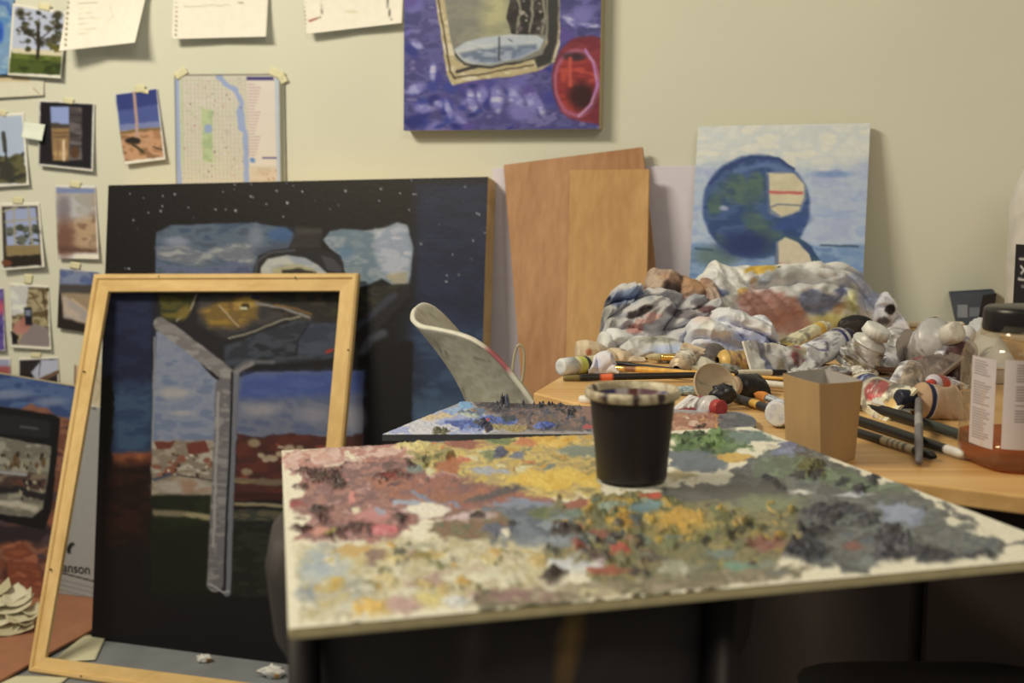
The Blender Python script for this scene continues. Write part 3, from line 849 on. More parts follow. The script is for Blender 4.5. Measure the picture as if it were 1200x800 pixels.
painting('globe_painting', 'pale unframed painting of a blue globe with a cream label, leaning behind the rags', 'painting', gq, .018, globe, (170, 190), (205, 204, 182), 23)

# ---- rock painting on the left
bz = .012
rp = lean_plane(bz, .085, .62, .035)
rq = [hit(-80, 424, *rp), hit(90, 453, *rp), hit(50, 704, *rp), hit(-112, 688, *rp)]
for k in (2, 3): rq[k][2] = max(rq[k][2], bz + .001)


def rocks(p):
    p.poly([(-120, 400), (120, 400), (110, 520), (-120, 500)], [(60, 82, 124), (74, 96, 132), (52, 70, 110)], warp=2, soft=3)
    p.ell(10, 462, 26, 5, (110, 122, 142), soft=.7); p.ell(60, 470, 18, 5, (106, 118, 138), soft=.7)
    p.poly([(-120, 468), (0, 474), (24, 480), (36, 473), (54, 476), (66, 486), (84, 492), (80, 720), (-120, 720)], [(110, 66, 46), (134, 86, 62), (86, 54, 44)], warp=4, soft=1.5)
    p.spots(60, (-20, 560, 76, 705), (5, 16), [(120, 66, 44), (90, 52, 40), (60, 42, 40), (140, 80, 52), (76, 60, 60)], 3, asp=1.4, soft=.4)
    p.poly([(-10, 618), (50, 608), (62, 622), (40, 632), (-10, 640)], (46, 36, 38), warp=4, soft=4)
    p.poly([(4, 640), (24, 634), (44, 652), (50, 690), (10, 684)], [(144, 78, 48), (124, 64, 42), (160, 94, 62)], warp=2, soft=2)
    p.poly([(-40, 470), (10, 477), (64, 486), (71, 490), (60, 600), (52, 620), (0, 610), (-40, 604)], (22, 20, 22), warp=1)
    p.poly([(-40, 482), (30, 488), (60, 494), (58, 514), (-40, 504)], (36, 36, 38), warp=1, soft=2); p.line([(24, 500), (44, 502)], 2.2, (84, 82, 84), soft=1.2)
    p.poly([(-40, 508), (0, 511), (60, 520), (58, 545), (50, 596), (38, 606), (-40, 598)], [(132, 128, 104), (110, 104, 86), (146, 142, 118)], warp=1)
    p.line([(-20, 507), (60, 521)], 3, (20, 18, 20)); p.spots(30, (0, 532, 54, 552), (1.2, 3), [(60, 50, 36), (96, 72, 40), (160, 150, 116)], 4, asp=.6)
    p.poly([(-40, 548), (54, 556), (52, 576), (-40, 566)], [(96, 60, 42), (70, 54, 44), (120, 104, 80)], warp=2, soft=2); p.line([(-10, 552), (30, 556)], 4, (150, 150, 140), soft=1.5)
    p.line([(-20, 572), (20, 574), (50, 582)], 8, (38, 34, 34), soft=2, warp=3); p.line([(-20, 588), (20, 590), (42, 596)], 7, (176, 168, 140), soft=2, warp=2); p.spots(14, (24, 562, 50, 584), (1.2, 2.6), [(30, 28, 28), (150, 140, 110)], 5, asp=.8)


painting('rock_painting', 'painting of red desert rocks around a black-framed skyline, leaning at the left', 'painting', rq, .02, rocks, (150, 190), (90, 60, 50), 27)

# ---- boards
def board(name, label, quad, thick, mat, wood=True):
    q = [np.asarray(a, float) for a in quad]
    nrm = np.cross(q[1] - q[0], q[3] - q[0]); nrm /= np.linalg.norm(nrm)
    if nrm @ (CAM - q[0]) < 0: nrm = -nrm
    V, Fc = slab(q, -nrm * thick)
    o = mk(name, V, Fc, mat, smooth=False, origin=(q[2] + q[3]) / 2); bevel(o, .001, 1)
    return tag(o, label, 'board')


white_panel = flat_mat('lavender_white_foamboard', (204, 194, 200), .7, var=.03)
pl = lean_plane(0, .10, 1.12, .012)
fq = [hit(577, 197, *pl), hit(816, 194, *pl), hit(800, 640, *pl), hit(577, 690, *pl)]
zz = .002; fq[2] = onz(800, 660, 0); fq[2] = fq[2]
q3 = W0 - WN * .10
for k, px in ((2, 800), (3, 577)):
    d = fq[1] - fq[0]; s_ = (fq[1 if k == 2 else 0]); n_ = pl[1]
    dn = np.cross(n_, d / np.linalg.norm(d)); dn = dn if dn[2] < 0 else -dn
    fq[k] = s_ + dn * ((s_[2] - zz) / -dn[2])
board('foam_board', 'tall lavender-white foam board leaning against the wall behind the plywood', fq, .006, white_panel)


def down_to(q, k_top, k_bot_px, plane, z=.002):
    """extend an edge of a leaning panel to height z"""
    a = hit(*q[k_top], *plane); b = hit(*k_bot_px, *plane)
    return a + (b - a) * ((a[2] - z) / (a[2] - b[2]))


pl = lean_plane(0, .30, 1.16, .022)
pq = [(590, 193), (753, 172)]
board('plywood_board', 'larger reddish plywood board leaning askew against the wall', [hit(*pq[0], *pl), hit(*pq[1], *pl), down_to(pq, 1, (771, 340), pl), down_to(pq, 0, (612, 462), pl)], .008, M['ply_red'])
pl = lean_plane(0, .36, 1.16, .045)
pq = [(668, 199), (761, 198)]
board('plywood_board', 'smaller tan plywood board leaning in front of the reddish one', [hit(*pq[0], *pl), hit(*pq[1], *pl), down_to(pq, 1, (757, 400), pl), down_to(pq, 0, (663, 420), pl)], .01, M['ply_tan'])

# ---- wooden frame leaning on the dark painting
pa, pb = onz(33, 787, .002), onz(374, 838, .002)
bn = np.cross(bq[1] - bq[0], bq[3] - bq[0]); bn /= np.linalg.norm(bn); bn = bn if bn @ (CAM - bq[0]) > 0 else -bn
pc = hit(265, 321, bq[0] + bn * .026, bn)
fp = plane3(pa, pb, pc)
fo = [hit(110, 321, *fp), hit(420, 320, *fp), hit(374, 838, *fp), hit(33, 787, *fp)]
fi = [hit(126, 341, *fp), hit(398, 340, *fp), hit(356, 808, *fp), hit(52, 770, *fp)]
fn = fp[1] if fp[1] @ (CAM - fo[0]) > 0 else -fp[1]
fr = thing('wooden_frame', (fo[2] + fo[3]) / 2, 'empty pale pine frame leaning in front of the dark car painting', 'frame')
for k in range(4):
    a, b, ai, bi = fo[k], fo[(k + 1) % 4], fi[k], fi[(k + 1) % 4]
    prof = [(0, -.012), (0, .0), (.10, .004), (.28, .004), (.34, -.001), (1.0, -.002), (1.0, -.012)]
    V = []
    for (s_, h_) in prof: V.append(a * (1 - s_) + ai * s_ + fn * h_)
    for (s_, h_) in prof: V.append(b * (1 - s_) + bi * s_ + fn * h_)
    m_ = len(prof)
    Fc = [(i, (i + 1) % m_, m_ + (i + 1) % m_, m_ + i) for i in range(m_)] + [tuple(range(m_ - 1, -1, -1)), tuple(range(m_, 2 * m_))]
    ro = mk('rail', V, Fc, M['pinex'] if k in (0, 2) else M['pine'], fr, smooth=False)
for (x, y) in ((186, 324), (346, 325), (98, 435), (59, 667), (408, 410), (95, 792)):
    c = hit(x, y, fp[0] + fn * .0045, fn)
    V, Fc = sweep([c - fn * .003, c + fn * .0012], [.0022, .0018], 10)
    mk('nail', V, Fc, M['blackplastic'], fr)

# ---- drawing pad with printed logo
pp = lean_plane(bz, .040, .6, .018)
dq = [hit(50, 466, *pp), hit(140, 482, *pp), hit(128, 716, *pp), hit(44, 704, *pp)]
for k in (2, 3): dq[k][2] = max(dq[k][2], bz + .001)
pn = pp[1] if pp[1] @ (CAM - dq[0]) > 0 else -pp[1]
pad = thing('drawing_pad', (dq[2] + dq[3]) / 2, 'grey drawing pad with black logo standing between the rock painting and the dark car painting', 'drawing pad')
V, Fc = slab([q for q in dq], -pn * .012)
mk('pages', V - pn * .001, Fc, flat_mat('page_block', (190, 186, 160), .8), pad, smooth=False)
g = bil([q + pn * .0006 for q in dq], 90, 200); x, y = proj(g); p = Paint(x, y, (156, 154, 140), 5)
p.line([(60, 668), (130, 686)], 1.6, (30, 26, 26), warp=0, soft=.5)
for i in range(5): p.line([(60, 676 + i * 6), (130, 694 + i * 6)], .8, (112, 108, 98), warp=.2)
p.ell(83, 642, 4.2, 7, (26, 24, 24), ang=25, warp=0, soft=.15); p.ell(85.5, 643, 2.0, 5, (150, 150, 140), ang=25, warp=0, soft=.2); p.poly([(107, 478), (112, 476), (112, 481)], (60, 56, 50))
cv = mk('cover', g, grid_faces(200, 90, flip=True), M['paper'], pad, p.cols())
ru = (dq[2] - dq[3]) / np.linalg.norm(dq[2] - dq[3]); up_ = np.cross(pn, ru); up_ /= np.linalg.norm(up_)
text_mesh('Canson', 'printed_lettering', pad, M['darkpaint'], hit(64, 668, *pp) + pn * .0020, ru, up_, .036, .0006)

# ---- brown board on the floor, papers beneath, scraps
hard = flat_mat('brown_hardboard', (160, 108, 74), .6, var=.08, scale=20)
q = [onz(122, 729, bz), onz(-150, 879, bz)]
wlp = W0 - WN * .012
r1 = onwall(124, 700, .02); l1 = W0 - WU * 1.75 - WN * .02
V, Fc = prism([(q[0][0], q[0][1]), (r1[0], r1[1]), (l1[0], l1[1]), (q[1][0], q[1][1])], bz - .0055, bz)
o = mk('hardboard_sheet', V, Fc, hard, smooth=False); tag(o, 'flat brown hardboard sheet lying on papers at the lower left floor', 'board')
paperm = flat_mat('cream_paper_stack', (205, 196, 150), .85, var=.06, scale=12)
k0, k1 = onz(122, 729, 0), onz(-150, 879, 0)
V, Fc = prism([(k0[0] - .02, k0[1] + .02), (r1[0] - .02, r1[1]), (l1[0], l1[1]), (k1[0] + .01, k1[1] + .02)], 0.0, bz - .006)
o = mk('canvas_stack', V, Fc, flat_mat('canvas_stack_edge', (120, 100, 70), .85, var=.3, scale=60), smooth=False); tag(o, 'low stack of old canvases under the brown hardboard sheet', 'canvas stack')


def sheet_on_floor(name, label, poly, z, mat, n=14, cat='paper', group=None):
    g = bil([np.array([a[0], a[1], 0]) for a in poly], n, n); V = onz(g[..., 0], g[..., 1], z)
    V[..., 2] += .004 * fbm(V[..., 0] * 12, V[..., 1] * 12, 7)
    o = mk(name, V, grid_faces(n, n, flip=True), mat); s = o.modifiers.new('t', 'SOLIDIFY'); s.thickness = .0012; s.offset = -1
    return tag(o, label, cat, group)


sheet_on_floor('canvas_strip', 'cream canvas strip on the grey floor beside the foot of the dark painting', [(100, 745), (124, 747), (112, 774), (58, 778)], .0015, paperm)
sheet_on_floor('canvas_strip', 'cream canvas strip under the lower left corner of the pine frame', [(20, 793), (80, 795), (60, 812), (-30, 812)], .001, paperm)

# ------------------------------------------------------------------ the table
tA, tB, tC, tD = P(625, 460), P(702, 414), P(1120, 379), P(1200, 581)
tM = P(1040, 561)
tE = tD + (tD - tM) * 6.0
wA = W0 + WU * 1.9 - WN * .01
tC = W0 + WU * .93 - WN * .01
tp = [tA, tB, tC, wA, tE, tM]
table = thing('work_table', (tA + tD + wA) / 3 * [1, 1, 0], 'varnished light wooden work table covered with brushes, tubes and rags', 'table')
ta = mk('tabletop', *prism([(q[0], q[1]) for q in tp], TZ - .0165, TZ), M['tabletop'], table, smooth=False, origin=(tA[0], tA[1], TZ)); bevel(ta, .002)
e = (tD - tM) / np.linalg.norm(tD - tM)
ni = np.array([-e[1], e[0], 0]);  ni = ni if ni @ (wA - tA) > 0 else -ni
i0, i1 = tM + ni * .04 + e * .03, tE + ni * .05 - e * .05
dark_under_table = flat_mat('under_table_dark_brown', (42, 31, 25), .8, var=.2, scale=8)  # brown kept very dark so the space below the table reads as shade
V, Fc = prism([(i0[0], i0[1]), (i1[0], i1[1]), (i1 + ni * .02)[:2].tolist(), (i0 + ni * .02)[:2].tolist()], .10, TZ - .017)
mk('added_shade_panel', V, Fc, dark_under_table, table, smooth=False)  # panel added to make the space under the table dark
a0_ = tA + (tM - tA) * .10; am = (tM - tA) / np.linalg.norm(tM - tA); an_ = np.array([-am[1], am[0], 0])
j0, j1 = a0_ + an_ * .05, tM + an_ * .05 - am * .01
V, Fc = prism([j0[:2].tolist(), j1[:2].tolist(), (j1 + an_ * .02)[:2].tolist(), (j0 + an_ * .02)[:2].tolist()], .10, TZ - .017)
mk('added_shade_panel', V, Fc, dark_under_table, table, smooth=False)  # second added panel, closes the bright gap with under-table darkness
for c in (i0 + ni * .04 + e * .03, i1 + ni * .04 - e * .03, j0 + an_ * .05 + am * .03, tC - WN * .12 - WU * .05, wA - WN * .12 - WU * .1):
    V, Fc = prism([(c[0] - .02, c[1] - .02), (c[0] + .02, c[1] - .02), (c[0] + .02, c[1] + .02), (c[0] - .02, c[1] + .02)], 0, TZ - .017)
    mk('leg', V, Fc, dark_under_table, table, smooth=False)

# ------------------------------------------------------------------ the chair behind
top = [(668, 545, 1.62), (640, 500, 1.63), (620, 467, 1.64), (600, 440, 1.65), (580, 416, 1.66), (556, 398, 1.67), (532, 389, 1.69), (508, 384, 1.71), (492, 381, 1.735), (483, 373, 1.78), (485, 361, 1.83), (496, 356, 1.87), (512, 364, 1.9), (535, 388, 1.93), (560, 425, 1.95), (590, 480, 1.96)]
off_ = [(0, 0), (23, 27), (46, 59), (64, 93), (84, 140), (100, 190)]


def resamp(pts, n):
    pts = np.array(pts, float)
    # centripetal smoothing by Catmull-Rom
    t = np.linspace(0, len(pts) - 1, n); i = np.minimum(t.astype(int), len(pts) - 2); f = (t - i)[:, None]
    p0 = pts[np.maximum(i - 1, 0)]; p1 = pts[i]; p2 = pts[i + 1]; p3 = pts[np.minimum(i + 2, len(pts) - 1)]
    return .5 * (2 * p1 + (p2 - p0) * f + (2 * p0 - 5 * p1 + 4 * p2 - p3) * f ** 2 + (3 * p1 - p0 - 3 * p2 + p3) * f ** 3)


T = resamp(top, 90); O = resamp(off_, 40)
X = T[None, :, 0] + O[:, None, 0]; Y = T[None, :, 1] + O[:, None, 1]; D = np.broadcast_to(T[None, :, 2], X.shape)
V = atd(X, Y, 0) if False else (lambda d: CAM + d * (D / d[..., 1])[..., None])(ray(X, Y))
ch = thing('shell_chair', (V[..., 0].mean(), V[..., 1].mean(), 0), 'paint-smudged off-white moulded chair with a curved back between palette and dark painting', 'chair')
p = Paint(T[None, :, 0] + O[:, None, 0], Y, (180, 173, 138), 31)
p.put(np.ones(p.x.shape), [(172, 164, 128), (184, 176, 142), (164, 155, 122)])
for (a, b, c, d) in ((512, 398, 520, 412), (558, 417, 575, 421), (524, 410, 530, 420), (545, 455, 549, 466), (560, 402, 566, 406), (500, 366, 508, 374)):
    p.line([(a, b), (c, d)], 1.4, (108, 98, 78), warp=1.5, alpha=.8)
rim = np.zeros(p.x.shape); rim[:2] = 1
p.put(rim, (204, 196, 162)); m = rim * sst(565, 575, X) * (1 - sst(592, 600, X)); p.put(m, (160, 84, 80))
sh = mk('shell', V, grid_faces(40, 90), M['vc'], ch, p.cols())
s_ = sh.modifiers.new('t', 'SOLIDIFY'); s_.thickness = .007; s_.offset = 0
cx, cy = V[..., 0].mean() + .10, V[..., 1].mean() + .01
V, Fc = lathe([(.001, .40), (.17, .40), (.19, .42), (.185, .44), (.001, .435)], (cx, cy, 0), 40, 3.0)
mk('seat', V, Fc, flat_mat('chair_seat', (176, 171, 142), .5), ch)
for (dx, dy) in ((-.13, -.13), (.13, -.13), (.13, .13), (-.13, .13)):
    V, Fc = sweep([(cx + dx, cy + dy, .41), (cx + dx * 1.25, cy + dy * 1.25, 0.0)], [.011, .011], 12); mk('leg', V, Fc, M['nickel'], ch)
V, Fc = sweep([(cx - .05, cy + .0, .43), (cx - .10, cy, .52), (cx - .09, cy, .66)], [.02, .02, .015], 12, sx=.4); mk('back_support', V, Fc, M['nickel'], ch)

# small cable loop by the foam board
pts = resamp([(598, 470, 2.0), (600, 440, 2.0), (603, 415, 2.0), (608, 404, 2.0), (614, 412, 2.0), (613, 440, 2.0), (606, 470, 2.0), (600, 540, 2.0)], 40)
pts = [CAM + (lambda d: d * (2.12 / d[1]))(ray(a, b)) for a, b, c in pts]
pts.append(np.array([pts[-1][0], pts[-1][1], .003])); pts = [np.array([pts[0][0] - .01, pts[0][1], .003])] + pts
V, Fc = sweep(pts, [.0022] * len(pts), 8)
o = mk('cable', V, Fc, flat_mat('pale_cable', (176, 164, 120), .5)); tag(o, 'thin pale cable looping up beside the reddish plywood board', 'cable')


# ------------------------------------------------------------------ stool with the palette canvas, black cup
sc_ = np.array([0.0, .868, 0]); SZ = CZ - .0075
st = thing('painted_stool', sc_, 'dark paint-stained round stool carrying the foreground palette canvas', 'stool')
V, Fc = lathe([(.001, -.088), (.170, -.088), (.176, -.078), (.181, -.030), (.176, -.006), (.165, 0), (.001, 0)], (sc_[0], sc_[1], SZ), 96)
V = np.array(V); x, y = proj(V); p = Paint(x, y, (46, 39, 36), 41)
p.spots(30, (316, 590, 960, 810), (6, 20), [(60, 52, 50), (40, 34, 36), (70, 58, 52)], 3, soft=.7)
p.line([(322, 640), (330, 660), (334, 690)], 7, (150, 136, 100), soft=3, warp=3); p.spots(6, (318, 640, 335, 740), (3, 6), [(170, 150, 100), (110, 100, 84)], 4); p.ell(326, 625, 9, 22, (66, 58, 54), soft=.5)
p.spots(8, (640, 720, 900, 800), (3, 8), [(130, 96, 40), (80, 44, 40), (60, 64, 70)], 8, soft=.6)
mk('seat', V, Fc, M['vcmat'], st, p.cols())
for an in (math.radians(226), math.radians(314), math.radians(46), math.radians(134)):
    a = sc_ + np.array([math.cos(an) * .190, math.sin(an) * .190, SZ - .012]); b = sc_ + np.array([math.cos(an) * .196, math.sin(an) * .196, 0.0])
    V, Fc = sweep([a, a * .5 + b * .5, b], [.0105, .0105, .010], 16); mk('leg', V, Fc, M['darkpaint'], st)
for z in (.25,):
    an = np.linspace(0, 2 * np.pi, 49)
    V, Fc = sweep([sc_ + np.array([math.cos(q) * .185, math.sin(q) * .185, z]) for q in an], [.008] * 49, 8, cap=False); mk('foot_ring', V, Fc, M['darkpaint'], st)

# bin and jacket to the right of the stool
bc = np.array([.345, .885, 0])
V, Fc = lathe([(.001, 0), (.095, 0), (.105, .62), (.11, .63), (.001, .63)], bc, 40, 5.0)
o = mk('storage_bin', V, Fc, flat_mat('dark_bin', (40, 36, 34), .6)); tag(o, 'dark square bin under the right half of the palette canvas, hidden beneath the jacket', 'bin')
u = np.linspace(0, 1, 120)[None, :]; v = np.linspace(0, 1, 90)[:, None]
ang_ = np.pi * (1.02 + .96 * u)
fold = .020 * np.sin(u * 34 + 3 * fbm(u * 4, v * 2, 3)) * v + .03 * (fbm(u * 6, v * 3, 8) - .5)
rr = .02 + (.134 + fold) * np.minimum(v * 4, 1) ** .6
Vx = bc[0] + rr * np.cos(ang_) * 1.0; Vy = bc[1] + rr * np.sin(ang_) * .95
Vz = .655 + .0 * u - np.maximum(v - .2, 0) * .62 + .012 * (fbm(u * 8, v * 8, 2) - .5)
V = np.stack([Vx, Vy, Vz + 0 * Vx], -1); x, y = proj(V); p = Paint(x, y, (60, 47, 42), 43)
p.line([(936, 700), (952, 715), (958, 745)], 6, (84, 74, 34), soft=4, warp=4); p.line([(1035, 690), (1040, 720), (1042, 760)], 8, (66, 56, 40), soft=5, warp=4); p.ell(1100, 790, 60, 20, (54, 42, 38), soft=.7)
o = mk('dark_jacket', V, grid_faces(90, 120), M['cloth'], None, p.cols()); s_ = o.modifiers.new('t', 'SOLIDIFY'); s_.thickness = .003
tag(o, 'dark brown jacket in loose folds under the right half of the palette canvas', 'jacket')

cq = [onz(330, 528, CZ), onz(880, 500, CZ), onz(1275, 651, CZ), onz(338, 737, CZ)]


def palette(p):
    def zone(pts, cols, h=.8, soft=2.5, warp=6): p.poly(pts, cols, soft=soft, warp=warp, h=h)
    r = np.random.RandomState(1)
    # left mauve and pink field
    zone([(334, 529), (430, 520), (500, 517), (560, 530), (640, 560), (640, 590), (560, 596), (500, 604), (478, 622), (452, 640), (420, 632), (345, 634), (352, 622), (362, 606), (345, 598), (338, 588), (362, 574), (352, 563), (352, 554), (338, 548)], [(140, 90, 82), (160, 106, 92), (118, 78, 76), (172, 124, 112)], 1.0)
    zone([(332, 530), (440, 522), (500, 518), (540, 526), (500, 536), (420, 538), (370, 545), (334, 548)], [(196, 146, 124), (206, 168, 146), (176, 116, 98)], 1.2)
    p.line([(400, 531), (415, 537), (430, 543)], 3, (220, 208, 168), warp=3, h=1.5); p.line([(380, 546), (420, 540), (440, 530)], 3, (206, 180, 150), warp=3)
    zone([(420, 560), (500, 552), (620, 572), (660, 590), (600, 598), (520, 600), (470, 590)], [(170, 104, 76), (150, 92, 74), (124, 84, 80)], 1.0)
    p.spots(70, (345, 535, 560, 628), (3, 13), [(176, 116, 96), (128, 84, 80), (150, 96, 88), (198, 132, 108), (96, 62, 62), (184, 140, 130)], 21, asp=3, hh=2.0, ang=12, warp=3)
    # ochre and yellow field behind, left of the cup
    zone([(486, 524), (520, 512), (600, 506), (700, 504), (700, 580), (640, 584), (560, 566), (500, 548)], [(196, 166, 74), (176, 152, 92), (206, 178, 90), (150, 134, 80)], 1.2)
    zone([(590, 560), (620, 552), (700, 552), (702, 568), (650, 574), (606, 570)], [(222, 186, 72), (214, 172, 56)], 1.4)
    zone([(612, 514), (660, 510), (690, 516), (660, 524), (620, 524)], [(206, 158, 50), (220, 180, 80)], 2.2, soft=1.5)
    zone([(560, 512), (590, 508), (620, 510), (600, 520), (570, 520)], [(120, 130, 76), (90, 112, 66)], 1.6, soft=1.5)
    p.spots(60, (480, 512, 700, 556), (3, 12), [(214, 182, 96), (190, 146, 56), (150, 140, 80), (206, 196, 140), (120, 128, 84), (110, 124, 112), (196, 120, 70)], 22, asp=3, hh=2.2, ang=10, warp=3)
    p.ell(584, 532, 7, 8, (66, 72, 96), h=3, warp=2); p.ell(604, 534, 10, 5, (104, 112, 126), h=2, warp=2); p.ell(680, 530, 24, 6, (122, 134, 110), warp=3, h=1.5)
    p.spots(22, (492, 530, 532, 548), (2, 7), [(96, 92, 40), (70, 66, 40), (140, 134, 70), (120, 108, 60)], 23, asp=1.8, hh=5)
    p.ell(485, 521, 22, 7, (204, 186, 112), h=4, warp=3); p.ell(528, 546, 10, 10, (168, 96, 56), warp=4, h=1.5); p.ell(575, 553, 22, 4, (160, 162, 160), warp=3); p.ell(540, 540, 8, 4, (196, 110, 76), warp=2)
    p.ell(545, 522, 22, 5, (150, 86, 64), warp=3, h=1.5)
    # green and grey right of the cup
    zone([(788, 508), (830, 503), (868, 510), (884, 526), (860, 532), (820, 534), (790, 530)], [(82, 112, 62), (66, 94, 52), (104, 132, 80)], 1.6, soft=2)
    p.spots(24, (790, 505, 850, 528), (3, 9), [(62, 92, 50), (46, 66, 40), (104, 132, 70), (90, 116, 60)], 24, asp=1.9, hh=5)
    zone([(786, 528), (820, 528), (856, 536), (852, 552), (800, 552), (784, 546)], [(98, 108, 112), (86, 98, 102)], .9, soft=2)
    p.ell(860, 537, 24, 5, [(206, 164, 66), (186, 140, 60)], h=1.2, warp=2, soft=.15); p.ell(800, 558, 20, 6, [(184, 164, 104), (160, 150, 96)], warp=3, soft=.4)
    zone([(846, 512), (884, 504), (918, 515), (900, 520), (860, 520)], [(94, 116, 104), (110, 128, 112)], .6, soft=2); p.line([(836, 497 + 6), (866, 507)], 2, (90, 92, 90), warp=2)
    p.line([(842, 506), (858, 503), (880, 508)], 2.2, (96, 98, 96), warp=3)
    # grey right field
    zone([(858, 552), (876, 538), (900, 528), (930, 517), (948, 524), (980, 540), (1020, 556), (1075, 578), (1105, 600), (1180, 636), (1178, 650), (1110, 656), (1060, 650), (1020, 664), (985, 664), (950, 662), (920, 650), (880, 610), (850, 580)], [(92, 94, 88), (78, 80, 76), (108, 112, 100), (84, 90, 92)], 1.0, soft=2, warp=5)
    zone([(880, 540), (930, 530), (975, 548), (1040, 566), (1070, 580), (1000, 578), (940, 560), (890, 556)], [(98, 116, 84), (88, 100, 78), (112, 130, 96)], .9)
    zone([(905, 530), (920, 516), (944, 526), (930, 534)], [(130, 138, 160), (104, 112, 132)], 1.2)
    p.spots(44, (940, 590, 1110, 660), (4, 16), [(70, 70, 66), (98, 100, 92), (84, 92, 98), (60, 58, 58), (116, 120, 112)], 25, asp=2.6, hh=2.2, ang=20, warp=4)
    zone([(1020, 592), (1060, 590), (1084, 604), (1076, 620), (1040, 614)], [(142, 150, 162), (118, 126, 140)], 1.0, soft=4)
    p.ell(1000, 640, 12, 4, (128, 78, 66), soft=.5); p.ell(930, 578, 20, 3, (206, 204, 180), warp=3, soft=.3); p.ell(1000, 580, 22, 4, (186, 186, 180), warp=4, soft=.4); p.ell(1118, 612, 13, 5, (214, 206, 168), soft=.2, warp=2); p.ell(1150, 622, 18, 7, (222, 212, 172), soft=.2, warp=3)
    p.line([(1170, 640), (1190, 636), (1200, 634)], 4, (90, 88, 84), warp=3)
    p.line([(1104, 590), (1130, 604), (1140, 612)], 5, (96, 96, 90), soft=2, warp=4); p.line([(1100, 604), (1130, 608)], 4, (80, 80, 76), warp=3)
    # impasto greens and blacks
    p.spots(26, (940, 543, 968, 560), (3, 8), [(96, 92, 48), (70, 66, 34), (134, 128, 78), (58, 54, 34)], 26, asp=1.5, hh=7)
    p.spots(10, (925, 556, 968, 563), (3, 8), [(46, 46, 48), (60, 62, 62)], 27, asp=2.5, hh=3)
    for (x, y, rx, ry) in ((1021, 564, 6, 5), (902, 561, 5, 4), (1008, 574, 7, 4), (912, 572, 12, 4), (988, 568, 8, 4), (975, 605, 8, 8), (1022, 612, 9, 7), (940, 632, 14, 10), (952, 645, 16, 8), (932, 648, 18, 8), (955, 622, 10, 6), (944, 655, 12, 6), (1040, 634, 16, 10), (1052, 645, 14, 8), (1090, 652, 20, 7), (1105, 655, 12, 5), (1050, 652, 26, 6), (1046, 630, 8, 7), (1080, 645, 14, 5), (1148, 652, 20, 4), (955, 600, 18, 8), (990, 598, 20, 5)):
        p.ell(x, y, rx, ry, [(48, 48, 54), (62, 62, 66), (40, 38, 42)], soft=.35, warp=5, h=4.5)
    p.spots(34, (925, 622, 962, 655), (2, 5), [(34, 34, 38), (70, 72, 78), (52, 50, 52)], 28, asp=1.4, hh=6)
    p.spots(26, (1030, 628, 1066, 650), (2, 5), [(34, 32, 34), (64, 60, 62), (96, 92, 92)], 29, asp=1.4, hh=6)
    # middle
    zone([(640, 590), (700, 580), (790, 578), (860, 590), (930, 596), (940, 630), (900, 664), (820, 676), (700, 684), (640, 660), (560, 640), (620, 610)], [(124, 116, 72), (104, 102, 68), (146, 132, 76), (96, 90, 66)], 1.2, warp=8)
    zone([(772, 572), (860, 566), (930, 576), (900, 588), (830, 590), (780, 584)], [(92, 90, 78), (80, 80, 72)], .9); p.ell(900, 590, 40, 8, (120, 128, 88), warp=5, soft=.4)
    zone([(560, 596), (640, 590), (672, 606), (664, 640), (610, 648), (556, 636)], [(108, 120, 124), (86, 98, 106), (130, 140, 140)], 1.0, warp=7)
    zone([(498, 616), (560, 600), (600, 606), (590, 628), (520, 634)], [(110, 104, 70), (128, 96, 68), (90, 100, 72)], 1.2, warp=6)
    p.ell(638, 602, 16, 9, [(110, 118, 76), (90, 100, 66)], h=1.5, warp=4); p.ell(538, 604, 26, 5, (116, 78, 60), warp=4)
    p.ell(498, 597, 22, 9, (226, 218, 190), warp=3, soft=.25, h=.6); p.ell(478, 588, 18, 4, (150, 160, 172), warp=3); p.ell(520, 583, 46, 5, [(176, 112, 76), (150, 96, 70)], warp=4, soft=.4); p.line([(548, 586), (580, 578), (606, 573)], 6, (84, 76, 74), soft=2, warp=4, h=1.5)
    p.ell(550, 606, 28, 5, (200, 176, 166), warp=4, soft=.4); p.ell(608, 590, 36, 4, (128, 136, 150), warp=4, soft=.4); p.line([(480, 575), (510, 588), (540, 594)], 3, (120, 130, 150), soft=1.5, warp=3); p.ell(585, 623, 18, 6, (86, 90, 104), warp=4, h=3); p.ell(603, 614, 6, 5, (44, 42, 50), h=4, warp=2); p.ell(596, 628, 5, 6, (216, 206, 170), h=3, warp=2)
    p.spots(90, (655, 582, 800, 640), (3, 10), [(176, 142, 60), (196, 160, 64), (120, 110, 52), (90, 88, 50), (150, 120, 56), (130, 84, 60), (80, 96, 60), (110, 124, 104)], 31, asp=2.0, hh=5, ang=30, warp=3)
    p.spots(80, (770, 590, 935, 645), (3, 11), [(186, 150, 62), (206, 168, 72), (124, 118, 60), (92, 92, 50), (110, 116, 74), (150, 126, 64)], 32, asp=2.2, hh=5, ang=30, warp=3)
    p.ell(800, 612, 30, 14, [(206, 168, 76), (190, 148, 58)], h=4, warp=6, soft=.4); p.ell(738, 612, 14, 8, (160, 118, 42), h=4, warp=4); p.ell(760, 596, 18, 7, [(126, 152, 146), (110, 134, 130)], h=2, warp=4, soft=.4); p.ell(764, 584, 13, 4, (196, 92, 66), h=3, warp=2, soft=.3); p.ell(722, 596, 14, 5, (134, 150, 126), warp=4); p.ell(676, 592, 14, 6, (156, 92, 70), warp=4, h=2)
    p.spots(60, (645, 612, 760, 672), (3, 9), [(60, 54, 48), (84, 60, 54), (110, 92, 60), (140, 70, 54), (72, 80, 76), (120, 116, 76), (44, 40, 40)], 33, asp=1.6, hh=6, ang=40, warp=3)
